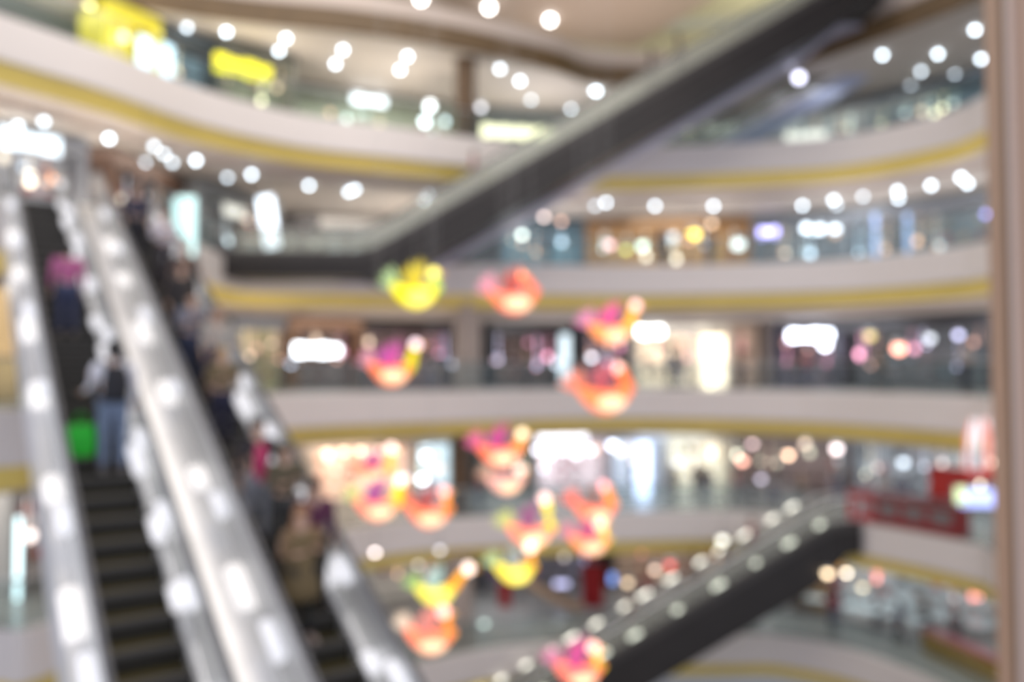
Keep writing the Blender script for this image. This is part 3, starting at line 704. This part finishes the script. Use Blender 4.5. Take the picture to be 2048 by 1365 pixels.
def lantern(x, y, wpx, body, tail, wing, neck, head, ho, label, D):
    P = at(x, y, D); sc = wpx / F * D * 1.08
    t = thing('hanging_lantern', label, 'lantern', P, random.uniform(-.2, .2), 'bird-shaped hanging lanterns over the atrium')
    S = sc
    G = .62
    # boat-shaped body: crescent cross-sections from tail to breast
    rings = []
    for i in range(15):
        u = i / 14; xx = (-.5 + u) * S; rr = math.sin(PI * (u * .93 + .05)) ** .6
        zc = .16 * S * (2 * u - 1) ** 2
        ring = []
        for k in range(14):
            a = 2 * PI * k / 14
            zz = math.sin(a) * (.10 if math.sin(a) > 0 else .30 + .05 * u) * S * rr
            ring.append(Vector((xx, math.cos(a) * .26 * S * rr, zc + zz)))
        rings.append(ring)
    b = MB().loft(rings).build('body', lamp_mat(body, 1.0), t, True)
    MB().ell((.06 * S, -.05 * S, -.10 * S), (.30 * S, .26 * S, .17 * S), 16, 10).build('inner_lamp', lamp_mat((1, .60, .36) if body[1] < .5 else (1, .85, .15), 1.35), b, True)
    # tail fan
    mb = MB()
    for q in range(4):
        a = R(100 + q * 22); L = .42 * S
        mb.tube([(-.40 * S, 0, .1 * S), (-.40 * S + math.cos(a) * L * .5, (q - 1.5) * .05 * S, .1 * S + math.sin(a) * L * .5), (-.40 * S + math.cos(a) * L, (q - 1.5) * .09 * S, .1 * S + math.sin(a) * L)], [.03 * S, .075 * S, .02 * S], 8)
    mb.build('tail', lamp_mat(tail, .55), t, True)
    for sg in (-1, 1):
        mb = MB()
        for q in range(4):
            a = R(75 + q * 16)
            L = (.62 - q * .07) * S
            mb.tube([(-.02 * S, sg * .12 * S, .04 * S), (-.02 * S + math.cos(a) * L * .55, sg * .2 * S, .04 * S + math.sin(a) * L * .55), (-.02 * S + math.cos(a) * L, sg * .26 * S, .04 * S + math.sin(a) * L)], [.03 * S, .07 * S, .015 * S], 8)
        mb.build('wing', lamp_mat(wing, .5), t, True)
    hx, hz = ho[0] / F * D, -ho[1] / F * D
    MB().tube([(.30 * S, 0, -.0 * S), (.42 * S, 0, .12 * S), ((.42 * S + hx) / 2, 0, (.2 * S + hz) / 2), (hx, 0, hz)], [.13 * S, .12 * S, .09 * S, .06 * S], 12).build('neck', lamp_mat(neck, 1.0), t, True)
    h = MB().ell((hx, 0, hz), (.13, .13, .13), 14, 10).build('head', lamp_mat(head, 2.4), t, True)
    MB().tube([(hx + .1, 0, hz), (hx + .2, 0, hz - .02), (hx + .27, 0, hz - .05)], [.05, .035, .008], 8).build('beak', lamp_mat((1, .5, .1), .8), h, True)
    MB().tube([(0, 0, .1 * S), (0, 0, 17.9 - P.z)], .004, 4).build('wire', wire_m, t)
for L in LANT: lantern(*L)

# ---------------------------------------------------------------- people
def skin_mesh(name, V_, E_, rad, sub=1, root=0, flat=None):
    me = bpy.data.meshes.new(name); me.from_pydata([Vector(v) for v in V_], E_, [])
    o = bpy.data.objects.new(name, me); C.objects.link(o)
    m = o.modifiers.new('s', 'SKIN'); m.use_smooth_shade = True
    sv = me.skin_vertices[0].data
    for i, r in enumerate(rad): sv[i].radius = (r, r) if not isinstance(r, tuple) else r; sv[i].use_root = (i == root)
    if sub:
        s = o.modifiers.new('u', 'SUBSURF'); s.levels = sub; s.render_levels = sub
    dg = bpy.context.evaluated_depsgraph_get(); dg.update()
    out = bpy.data.meshes.new_from_object(o.evaluated_get(dg)); out.name = name
    bpy.data.objects.remove(o)
    if flat: 
        for v in out.vertices:
            v.co = flat(v.co)
    for p in out.polygons: p.use_smooth = True
    return out
def torso_flat(co):
    x, y, z = co
    if .84 < z < 1.46 and abs(x) < .26:
        k = min(1, (z - .84) / .08) * min(1, (1.46 - z) / .06)
        f = 1 - .30 * k
        y = y * f; x = x * (1 + .12 * k)
    return Vector((x, y, z))
def figure(pose):
    """skeleton facing -Y, 1.7 m tall.  pose: arm (left/right hand targets), stride"""
    st = pose.get('stride', 0.0)
    hips = (0, 0, .93)
    J = dict(pelvis=hips, belly=(0, 0, 1.08), chest=(0, .01, 1.26), neck0=(0, .01, 1.42), neck=(0, 0, 1.50), skull=(0, -.01, 1.585), crown=(0, .0, 1.66))
    for s, sg in (('l', 1), ('r', -1)):
        f = st * sg
        J['hip' + s] = (sg * .095, 0, .88); J['knee' + s] = (sg * .105, -.10 * abs(st) - f * .16, .49)
        J['ank' + s] = (sg * .11, .02 - f * .30, .09 + (.05 if f < 0 else 0)); J['toe' + s] = (sg * .125, -.15 - f * .30, .035)
        J['sho' + s] = (sg * .185, .01, 1.385)
        el, ha = pose['arm' + s]
        J['elb' + s] = (sg * el[0], el[1], el[2]); J['wri' + s] = (sg * ha[0], ha[1], ha[2])
    r = dict(pelvis=.135, belly=.125, chest=.15, neck0=.085, neck=.052, skull=.088, crown=.07)
    for s in 'lr':
        r.update({'hip' + s: .088, 'knee' + s: .055, 'ank' + s: .036, 'toe' + s: .032, 'sho' + s: .062, 'elb' + s: .041, 'wri' + s: .026})
    E = [('pelvis', 'belly'), ('belly', 'chest'), ('chest', 'neck0'), ('neck0', 'neck'), ('neck', 'skull'), ('skull', 'crown')]
    for s in 'lr':
        E += [('pelvis', 'hip' + s), ('hip' + s, 'knee' + s), ('knee' + s, 'ank' + s), ('ank' + s, 'toe' + s), ('chest', 'sho' + s), ('sho' + s, 'elb' + s), ('elb' + s, 'wri' + s)]
        sg = 1 if s == 'l' else -1
        a = Vector(J['elb' + s]); b = Vector(J['wri' + s]); d = (b - a).normalized()
        side = Vector((0, -1, 0)) if abs(d.y) < .6 else Vector((-sg, 0, 0))
        side = (side - d * side.dot(d)).normalized()
        palm = b + d * .06; J['palm' + s] = tuple(palm); r['palm' + s] = .028; E.append(('wri' + s, 'palm' + s))
        curl = d.cross(side) * (.022 * -sg)
        for q, (oo, L) in enumerate(((.028, .070), (.010, .080), (-.009, .075), (-.027, .058))):
            p0 = palm + side * oo + d * .015; p1 = p0 + d * L * .55 + curl * .5; p2 = p0 + d * L + curl * 1.6
            n0, n1, n2 = 'f%s%da' % (s, q), 'f%s%db' % (s, q), 'f%s%dc' % (s, q)
            J[n0], J[n1], J[n2] = tuple(p0), tuple(p1), tuple(p2); r[n0], r[n1], r[n2] = .010, .009, .007
            E += [('palm' + s, n0), (n0, n1), (n1, n2)]
        th = b + d * .02 + side * .028; J['th' + s] = tuple(th); J['ti' + s] = tuple(th + d * .035 + side * .02); r['th' + s] = .011; r['ti' + s] = .009
        E += [('wri' + s, 'th' + s), ('th' + s, 'ti' + s)]
    J['nose'] = (0, -.112, 1.585); r['nose'] = .014; E.append(('skull', 'nose'))
    for sg, n in ((1, 'earl'), (-1, 'earr')):
        J[n] = (sg * .092, .0, 1.59); r[n] = .014; E.append(('skull', n))
    def sub(names, scale, extra=None, trim=None):
        nm = [n for n in J if n in names]; idx = {n: i for i, n in enumerate(nm)}
        VV = [J[n] for n in nm]; RR = [scale(n, r[n]) for n in nm]
        return VV, [(idx[a], idx[b]) for a, b in E if a in idx and b in idx], RR, idx
    full = sub(set(J), lambda n, x: x)
    body = skin_mesh('body', full[0], full[1], full[2], 1, full[3]['pelvis'], torso_flat)
    tops = {'pelvis', 'belly', 'chest', 'neck0'} | {a + s for a in ('sho', 'elb', 'wri') for s in 'lr'}
    tp = sub(tops, lambda n, x: x * (1.25 if n[:3] in ('sho', 'elb', 'wri') else 1.13) if n != 'neck0' else .08)
    for n in ('wril', 'wrir'):
        i = tp[3][n]; e = Vector(J['elb' + n[-1]]); wv = Vector(J[n]); tp[0][i] = tuple(e + (wv - e) * .88)
    i = tp[3]['neck0']; tp[0][i] = (0, .01, 1.415)
    top = skin_mesh('jacket', tp[0], tp[1], tp[2], 1, tp[3]['pelvis'], torso_flat)
    bt = sub({'pelvis'} | {a + s for a in ('hip', 'knee', 'ank') for s in 'lr'}, lambda n, x: x * (1.08 if n == 'pelvis' else 1.28 if n[:3] != 'ank' else 1.6))
    trousers = skin_mesh('trousers', bt[0], bt[1], bt[2], 1, bt[3]['pelvis'])
    sh = MB(); sh.smooth = True
    for s in 'lr':
        a = Vector(J['ank' + s]); tt = Vector(J['toe' + s])
        sh.tube([(a.x, a.y + .05, tt.z + .015), (a.x, a.y, tt.z + .02), ((a.x + tt.x) / 2, (a.y + tt.y) / 2, tt.z + .02), (tt.x, tt.y, tt.z + .0), (tt.x, tt.y - .05, tt.z - .005)], [.035, .052, .050, .044, .022], 10)
    shoes = sh.mesh('shoes', None)
    hr = MB(); hr.smooth = True
    hr.ell((0, .022, 1.625), (.098, .108, .105), 16, 10, z0=-.25)
    hr.ell((0, .05, 1.57), (.088, .07, .10), 14, 8)
    hair_s = hr.mesh('hair', None)
    hl = MB(); hl.smooth = True
    hl.ell((0, .022, 1.625), (.100, .110, .108), 16, 10, z0=-.25)
    hl.loft([[Vector((.105 * w_ * math.cos(2 * PI * k / 14), .055 + .06 * w_ * math.sin(2 * PI * k / 14) + yy, z)) for k in range(14)] for z, w_, yy in ((1.68, .6, -.01), (1.60, .98, 0), (1.48, 1.1, .01), (1.36, 1.15, .035), (1.27, .9, .05))])
    hair_l = hl.mesh('hair', None)
    sk = MB(); sk.smooth = True
    sk.loft([[Vector((rx * math.cos(2 * PI * k / 18), rx * .8 * math.sin(2 * PI * k / 18), z)) for k in range(18)] for z, rx in ((.98, .155), (.88, .19), (.70, .22), (.52, .25))])
    skirt = sk.mesh('skirt', None)
    ct = MB(); ct.smooth = True
    ct.loft([[Vector((rx * math.cos(2 * PI * k / 18), rx * .72 * math.sin(2 * PI * k / 18), z)) for k in range(18)] for z, rx in ((1.38, .15), (1.25, .19), (1.05, .19), (.90, .215), (.70, .24), (.56, .25))])
    coat = ct.mesh('coat', None)
    fc_ = MB(); fc_.smooth = True
    eyes = MB(); eyes.smooth = True
    for sg in (-1, 1): eyes.ell((sg * .032, -.082, 1.60), (.012, .008, .007), 8, 6)
    mouth = MB(); mouth.smooth = True; mouth.ell((0, -.086, 1.545), (.022, .008, .006), 10, 6)
    return dict(body=body, jacket=top, trousers=trousers, shoes=shoes, hair=hair_s, longhair=hair_l, skirt=skirt, coat=coat, eyes=eyes.mesh('eyes', None), mouth=mouth.mesh('mouth', None), J=J)
FIG = {
 'stand': figure(dict(arml=((.225, .02, 1.12), (.235, -.05, .88)), armr=((.225, .02, 1.12), (.235, -.05, .88)))),
 'rail': figure(dict(arml=((.25, .03, 1.14), (.30, -.22, 1.06)), armr=((.225, .03, 1.12), (.235, -.04, .88)))),
 'phone': figure(dict(arml=((.23, .0, 1.12), (.12, -.25, 1.18)), armr=((.23, .0, 1.12), (.10, -.26, 1.15)))),
 'walk': figure(dict(arml=((.23, .08, 1.13), (.24, .06, .90)), armr=((.23, -.06, 1.13), (.235, -.20, .92)), stride=.7)),
}
skin_c = [mat('skin_a', (.62, .40, .29), .5), mat('skin_b', (.50, .30, .20), .5)]
def cloth(c, ): return mat('cloth_%d_%d_%d' % tuple(int(v * 255) for v in c), c, .8, noise=.12, nscale=9)
shoe_m = cloth((.05, .045, .04))
def person(loc, face, pose, top, bottom, hair, label, group=None, long_hair=False, skirt=None, coat=None, scale=1.0, shoes=None, front=None, sk=0, detail=False, pack=None):
    """face: heading in radians, 0 looks towards -Y (the camera side)"""
    f = FIG[pose]; t = thing('person', label, 'person', loc, face, group); t.scale = (scale,) * 3
    def part(name, me, m):
        o = bpy.data.objects.new(name, me); C.objects.link(o); o.parent = t
        if not me.materials: me.materials.append(m)
        o.material_slots[0].link = 'OBJECT'; o.material_slots[0].material = m
        return o
    part('body', f['body'], skin_c[sk])
    part('jacket', f['jacket'], cloth(top))
    if skirt: part('skirt', f['skirt'], cloth(skirt))
    if coat: part('coat', f['coat'], cloth(coat))
    if bottom: part('trousers', f['trousers'], cloth(bottom))
    part('shoes', f['shoes'], cloth(shoes) if shoes else shoe_m)
    part('hair', f['longhair'] if long_hair else f['hair'], cloth(hair))
    if detail:
        part('eyes', f['eyes'], mat('eye_dark', (.02, .015, .01), .3)); part('mouth', f['mouth'], mat('lip', (.45, .16, .14), .5))
    if front:   # open jacket showing the shirt
        mb = MB(); mb.loft([[Vector((a * w_ * .5, -.155 + .03 * abs(a) * w_ * 5, z)) for a in (-1, -.5, 0, .5, 1)] + [Vector((a * w_ * .5, -.12, z)) for a in (1, .5, 0, -.5, -1)] for z, w_ in ((.86, .20), (1.1, .18), (1.38, .12))])
        mb.build('shirt_front', cloth(front), t, True)
    if pack:
        mb = MB(); mb.loft([[Vector((rx * math.cos(2 * PI * k / 14), .19 + ry * math.sin(2 * PI * k / 14), z)) for k in range(14)] for z, rx, ry in ((.93, .10, .05), (.98, .15, .09), (1.15, .16, .10), (1.32, .14, .08), (1.40, .08, .04))])
        b = mb.build('rucksack', cloth(pack), t, True)
        for sg in (-1, 1):
            MB().tube([(sg * .10, .14, 1.36), (sg * .115, .03, 1.455), (sg * .12, -.12, 1.32), (sg * .13, -.12, 1.15), (sg * .14, .10, 1.0)], .018, 6).build('strap', cloth(pack), b, True)
    return t
BLK = (.02, .018, .018); HR = (.035, .02, .012)
up_face = rzE + PI / 2          # heading up the escalators (figures face -Y at 0)
def on_esc(wp, s):
    i = math.floor((s - s_bot - .05) / .4); sl = s_bot + .05 + i * .4 + .2
    return esc_pt(wp, sl) + Vector((0, 0, -.2 * T30 + .14))
def heading(dx, dy): return math.atan2(dy, dx) + PI / 2
UPH = heading(U.x, U.y); DNH = heading(-U.x, -U.y)
person(on_esc(1.94, 16.3), UPH, 'stand', (.46, .12, .27), (.045, .055, .12), BLK, 'person in a magenta-pink jacket and navy jeans seen from behind, riding the left escalator', detail=True, shoes=(.2, .17, .15))
wm_ = person(on_esc(2.12, 12.75), UPH, 'rail', (.80, .80, .86), (.20, .26, .38), BLK, 'person in pale grey shirt and jeans with black rucksack on the left escalator', detail=True, pack=(.02, .02, .025), scale=1.12, shoes=(.22, .2, .2))
# green carrier bag held by the man
gp = on_esc(1.86, 12.75)
t = thing('carrier_bag', 'bright green carrier bag held by the person with the black rucksack', 'bag', gp + Vector((-.14, -.05, .27)), UPH)
mb = MB(); mb.loft([[Vector((a, b, z)) for a, b in ((-w_, -d_), (0, -d_ * 1.2), (w_, -d_), (w_, d_), (0, d_ * 1.2), (-w_, d_))] for z, w_, d_ in ((0, .13, .07), (.04, .17, .09), (.25, .175, .10), (.46, .16, .03))])
mb.build('bag_body', mat('bag_green', (.0, .50, .01), .4), t)
MB().tube([(-.07, 0, .45), (-.06, 0, .58), (0, 0, .62), (.06, 0, .58), (.07, 0, .45)], .01, 6).build('handle', mat('bag_green', (.0, .5, .01)), t, True)
RID = [ # across, along, pose, top, bottom, hair, long, extras, label
 (3.72, 9.55, 'phone', (.24, .15, .08), (.02, .02, .02), (.30, .15, .07), True, dict(coat=(.17, .12, .055), scale=.98, shoes=(.45, .36, .32)), 'person in a long khaki coat nearest on the crowded escalator'),
 (4.05, 10.1, 'stand', (.10, .02, .06), (.03, .03, .03), (.05, .03, .02), True, dict(), 'person in dark plum behind the khaki coat on the crowded escalator'),
 (3.95, 10.95, 'phone', (.12, .10, .06), (.06, .06, .06), (.05, .04, .02), True, dict(scale=.97), 'person in an olive jacket between khaki coat and magenta shirt on the escalator'),
 (3.70, 11.35, 'rail', (.03, .025, .03), (.35, .36, .40), BLK, False, dict(front=(.60, .05, .16), scale=1.02), 'person in black jacket over a magenta shirt and grey trousers on the escalator'),
 (3.78, 13.1, 'phone', (.16, .12, .06), (.02, .02, .05), (.42, .28, .12), True, dict(scale=.95), 'person with fair hair above the magenta shirt on the escalator'),
 (4.02, 14.2, 'rail', (.46, .42, .37), None, (.20, .11, .06), True, dict(skirt=(.02, .02, .06), scale=.98), 'person in a beige jacket and navy skirt on the crowded escalator'),
 (3.70, 14.9, 'phone', (.20, .20, .24), (.04, .05, .10), (.06, .04, .03), False, dict(), 'person in a grey top beside the beige jacket on the escalator'),
 (3.80, 16.1, 'stand', (.035, .028, .028), (.02, .02, .02), (.04, .02, .015), True, dict(coat=(.03, .025, .025)), 'person in a black coat half way up the crowded escalator'),
 (4.05, 16.8, 'rail', (.10, .07, .06), (.03, .03, .03), (.16, .08, .04), False, dict(), 'brown-haired person behind the black coat on the crowded escalator'),
 (4.00, 18.4, 'phone', (.58, .55, .60), (.05, .04, .05), (.08, .04, .03), False, dict(), 'person in a white top near the head of the crowded escalator'),
 (3.66, 19.6, 'stand', (.03, .03, .06), (.02, .02, .03), BLK, False, dict(scale=1.03), 'person in dark navy near the head of the crowded escalator'),
 (3.95, 20.8, 'walk', (.06, .05, .05), (.03, .03, .03), (.05, .03, .02), False, dict(), 'person in dark grey stepping on at the head of the crowded escalator'),
]
for wp, s, pose, top, bot, hair, lg, ex, lab in RID:
    person(on_esc(wp, s), DNH, pose, top, bot, hair, lab, long_hair=lg, detail=True, **ex)
# people on the walkways
def on_walk(k, x, back):
    p, a = edge_at(k, x, back); return Vector((p.x, p.y, LV[k]))
TOPS = [(.03, .03, .03), (.10, .09, .10), (.40, .10, .12), (.45, .42, .40), (.12, .16, .25), (.30, .22, .14), (.55, .52, .55), (.06, .10, .10), (.35, .05, .08)]
TN = ['black', 'charcoal', 'wine red', 'pale grey', 'slate blue', 'tan', 'off-white', 'dark teal', 'crimson']
HOW = {'stand': 'standing', 'rail': 'leaning one hand out', 'phone': 'looking at a phone', 'walk': 'walking'}
BN = {'A': 'the topmost balcony', 'B': 'the second balcony', 'C': 'the middle balcony', 'D': 'the lower balcony', 'E': 'the lowest floor'}
CROWD = [('B', 470, 1.2, 3, 0), ('B', 520, 2.0, 4, 1), ('B', 600, 1.0, 2, 3), ('B', 640, 1.4, 7, 2), ('B', 690, 1.6, 6, 0), ('B', 1095, 1.5, 4, 3), ('B', 1330, 1.2, 1, 0), ('B', 1420, 1.8, 0, 2),
 ('C', 720, 1.6, 8, 2), ('C', 745, 2.4, 0, 3), ('C', 860, 1.3, 1, 0), ('C', 885, 2.2, 4, 3), ('C', 1055, 2.5, 5, 2), ('C', 1170, 1.4, 0, 1), ('C', 1245, 1.5, 1, 2), ('C', 1340, 1.6, 4, 0), ('C', 1362, 2.8, 0, 3), ('C', 1480, 1.5, 5, 1), ('C', 1590, 1.4, 0, 0), ('C', 1612, 2.4, 8, 2), ('C', 1760, 1.5, 7, 3), ('C', 1930, 1.6, 3, 2),
 ('D', 960, 1.6, 2, 0), ('D', 1345, 1.8, 7, 1), ('D', 1392, 2.2, 0, 2), ('D', 1412, 1.3, 1, 0), ('D', 1470, 1.4, 2, 3), ('D', 1500, 2.5, 0, 2), ('D', 1545, 1.6, 3, 0), ('D', 1600, 1.2, 5, 1), ('D', 1632, 2.0, 0, 3), ('D', 1668, 1.6, 4, 2), ('D', 1700, 2.6, 1, 0), ('D', 1735, 2.2, 6, 2), ('D', 1770, 2.8, 3, 3), ('D', 1800, 3.2, 4, 0),
 ('E', 1290, 3.5, 8, 3), ('E', 1350, 3.8, 5, 0), ('E', 1590, 3.4, 7, 2), ('E', 1655, 3.0, 0, 1), ('E', 1665, 4.6, 2, 3), ('E', 1745, 4.0, 6, 0), ('E', 1790, 2.4, 4, 3), ('E', 1660, 1.8, 8, 0), ('E', 1840, 4.2, 0, 2), ('E', 1900, 3.5, 1, 3)]
NEAR = {('B', 470): 'beside the slanted white banner, left of it', ('B', 520): 'in front of the slanted white banner', ('B', 600): 'by the orange-red lamp', ('B', 640): 'right of the orange-red lamp', ('B', 690): 'before the white shop',
 ('B', 1095): 'at the teal shop', ('B', 1330): 'at the wood-coloured shop', ('B', 1420): 'right of the amber lamp', ('C', 720): 'left of the orange lantern', ('C', 745): 'just behind the orange lantern', ('C', 860): 'right of the orange lantern',
 ('C', 885): 'next to the beige column', ('C', 1055): 'before the black shop', ('C', 1170): 'behind the middle lanterns', ('C', 1245): 'right of the middle lanterns', ('C', 1340): 'before the cream shop', ('C', 1362): 'deep inside the cream shop walkway',
 ('C', 1480): 'right of the glaring window', ('C', 1590): 'under the blue-white sign, left one', ('C', 1612): 'under the blue-white sign', ('C', 1760): 'left of the salmon lamp', ('C', 1930): 'nearest the brown column',
 ('D', 960): 'beside the wooden column', ('D', 1345): 'right of the tall light panel', ('D', 1392): 'before the cream clothes shop', ('D', 1412): 'right end of the cream clothes shop', ('D', 1470): 'below the pink lamp', ('D', 1500): 'behind the salmon lamp',
 ('D', 1545): 'above the glowing rail top', ('D', 1600): 'at the escalator landing', ('D', 1632): 'left in the landing crowd', ('D', 1668): 'below the pale pink lamp', ('D', 1700): 'right in the landing crowd', ('D', 1735): 'left of the red booth',
 ('D', 1770): 'behind the red booth, left', ('D', 1800): 'behind the red booth, below the blue-grey lamp', ('E', 1290): 'left of the glowing rail', ('E', 1350): 'behind the glowing rail', ('E', 1590): 'beside the dark escalator truss', ('E', 1655): 'among the tables, left',
 ('E', 1665): 'deep among the tables', ('E', 1745): 'between two tables', ('E', 1790): 'near the mustard booth, left of it', ('E', 1660): 'at the balcony glass', ('E', 1840): 'behind the tables', ('E', 1900): 'nearest the mustard booth'}
poses = ['stand', 'rail', 'phone', 'walk']
for i, (k, x, bk, tc, po) in enumerate(CROWD):
    person(on_walk(k, x, bk), random.uniform(-PI, PI), poses[po], TOPS[tc], [(.03, .03, .05), (.08, .10, .18), (.12, .12, .12)][i % 3], [BLK, HR, (.12, .06, .03)][i % 3],
           'person in %s on %s, %s' % (TN[tc], BN[k], NEAR[(k, x)]), long_hair=(i % 2 == 0), scale=random.uniform(.94, 1.04))
# riders on the far escalators
def far_esc_pt(x0, D0, z0, x1, D1, z1, u, side=0):
    a = Vector(((x0 - 1024) / F * D0, D0)); b = Vector(((x1 - 1024) / F * D1, D1)); p = a + (b - a) * u
    return Vector((p.x, p.y + side, z0 + (z1 - z0) * u + .12))
for u, tc, lab in ((.215, 8, 'person in a dark red top riding low on the long dark escalator'), (.60, 0, 'person in black riding high on the long dark escalator, the lower of two'), (.66, 1, 'person in charcoal riding high on the long dark escalator, the upper of two')):
    person(far_esc_pt(745, 29.6, 4.16, 1681, 29.6, 14.16, u), -PI / 2 if u < .5 else PI / 2, 'stand', TOPS[tc], (.35, .33, .33) if u < .5 else (.03, .03, .03), BLK, lab)
for u, tc, lab in ((.83, 8, 'person in crimson near the head of the lower right escalator'), (.70, 0, 'person in black riding the lower right escalator, second from its head'), (.77, 1, 'person in charcoal on the lower right escalator below the crimson one'), (.56, 5, 'person in tan on the lower right escalator, lowest rider')):
    person(far_esc_pt(752, 30.6, -15.84, 1650, 31, -5.84, u), -PI / 2, 'stand', TOPS[tc], (.05, .05, .06), HR, lab)

# ---------------------------------------------------------------- right side furniture
redm = mat('red_booth', (.55, .03, .04), .45); redb = mat('red_bright', (.70, .05, .04), .5)
p, a = edge_at('D', 1805, .62)
t = thing('booth', 'red booth with striped counter at the edge of the lower right balcony', 'booth', (p.x, p.y, LV['D']), a)
MB().box((0, 0, .55), (4.3, .6, 1.1)).build('counter', redm, t)
MB().box((0, -.02, 1.14), (4.4, .7, .08)).build('counter_top', mat('booth_top', (.30, .12, .13), .3), t)
for q in range(4):
    MB().box((-1.5 + q * 1.0, -.32, .6), (.75, .05, .45)).build('front_panel', mat('booth_panel', (.42, .32, .33), .4), t)
MB().box((1.4, .5, 1.75), (1.3, .4, 1.1)).build('back_board', redb, t)
for sx in (.85, 1.95): MB().box((sx, .5, .62), (.12, .3, 1.2)).build('post', redm, t)
lit_panel('screen', 'glowing blue and green screen above the red booth by the brown column', 'screen', 1955, 965, 1022, 92, 25.5, (.42, .50, 1), 1.3)
lit_panel('screen', 'narrow pale green glowing screen at the left edge of the blue one', 'screen', 1922, 960, 1015, 44, 25.2, (.65, .8, .45), 1.1)
# hanging chandelier of coloured tubes beside the column
Pc = at(1962, 940, 24)
t = thing('chandelier', 'hanging cluster of white and red tubes beside the brown column', 'hanging decoration', Pc)
for q in range(9):
    a_ = q * 2 * PI / 9; rr = .42
    c = [(.85, .85, .9), (.8, .25, .2), (.85, .85, .9)][q % 3]
    MB().tube([(rr * math.cos(a_), rr * .7 * math.sin(a_), 0), (rr * math.cos(a_) * .9, rr * .7 * math.sin(a_), .9), (rr * .5 * math.cos(a_), rr * .3 * math.sin(a_), 1.5)], [.05, .06, .04], 8).build('tube', lamp_mat(c, .8), t, True)
MB().lathe([(.1, -.35), (.4, -.3), (.46, -.05), (.42, 0)], (0, 0, 0), 18).build('base_ring', redb, t)
MB().tube([(0, 0, 1.5), (0, 0, CEIL['C'] - Pc.z)], .02, 6).build('cord', rubber, t)
# mustard booth, tables on the lowest floor
must = mat('mustard', (.30, .20, .02), .5)
p, a = edge_at('E', 1920, 2.4)
t = thing('booth', 'mustard yellow counter booth at the lower right', 'booth', (p.x, p.y, LV['E']), a)
MB().box((0, 0, .4), (3.8, .5, .8)).build('counter', must, t)
MB().box((0, 0, .83), (4.0, .65, .06)).build('counter_top', mat('booth_top', (.30, .12, .13), .3), t)
MB().box((1.6, .6, .9), (.9, .7, 1.8)).build('corner_tower', must, t)
def table(loc, rz, label, m):
    t = thing('cafe_table', label, 'table', loc, rz, 'white cafe tables on the lowest floor')
    MB().box((0, 0, .74), (1.5, .9, .05)).build('table_top', m, t)
    for sx in (-1, 1):
        for sy in (-1, 1):
            MB().tube([(sx * .65, sy * .36, 0), (sx * .65, sy * .36, .72)], .03, 6).build('leg', rail_m, t)
wt = mat('white_table', (.66, .80, .82), .3)
for i, (x, bk, words) in enumerate(((1600, 5.2, 'farthest left'), (1640, 3.6, 'beside the escalator truss'), (1700, 5.6, 'back row under the warm lamps'), (1715, 3.2, 'front row middle'), (1765, 4.8, 'back row middle'), (1800, 3.4, 'left of the mustard booth'), (1825, 5.8, 'back row right'), (1875, 5.0, 'behind the mustard booth'), (1930, 5.6, 'behind the mustard booth, nearest the column'))):
    P = on_walk('E', x, bk); _, a = edge_at('E', x, bk)
    table(P, a, 'pale white-blue cafe table on the lowest floor, ' + words, wt)
# orange kiosk and slide
P = on_walk('E', 1625, 4.8)
t = thing('kiosk', 'small orange kiosk on the lowest floor below the escalator landing', 'kiosk', P, 0)
MB().box((0, 0, .5), (1.7, 1, 1.0)).build('counter', mat('kiosk_wood', (.40, .26, .12), .6), t)
MB().box((0, 0, 2.1), (2.1, 1.3, .6)).build('canopy', mat('kiosk_orange', (.72, .34, .06), .5), t)
for sx in (-1, 1): MB().tube([(sx * .8, 0, 1), (sx * .8, 0, 1.9)], .04, 6).build('post', rail_m, t)
P = on_walk('E', 1100, 3.8)
t = thing('slide', 'tan curved slide on the lowest floor between the red banners', 'slide', P, 0)
mb = MB(); rings = []
for i in range(9):
    u = i / 8; x = -1.5 + 3.0 * u; z = 1.5 * (1 - u) ** 1.5 + .15
    rings.append([Vector((x, y, z + dz)) for y, dz in ((-.35, .22), (-.31, .22), (-.28, .05), (.28, .05), (.31, .22), (.35, .22), (.35, -.05), (-.35, -.05))])
mb.loft(rings).build('chute', mat('slide_tan', (.50, .33, .20), .4), t)
MB().tube([(-1.4, .25, 0), (-1.4, .25, 1.5)], .05, 8).build('ladder', rail_m, t)
MB().tube([(-.2, 0, 0), (-.2, 0, .62)], .06, 8).build('support', rail_m, t)
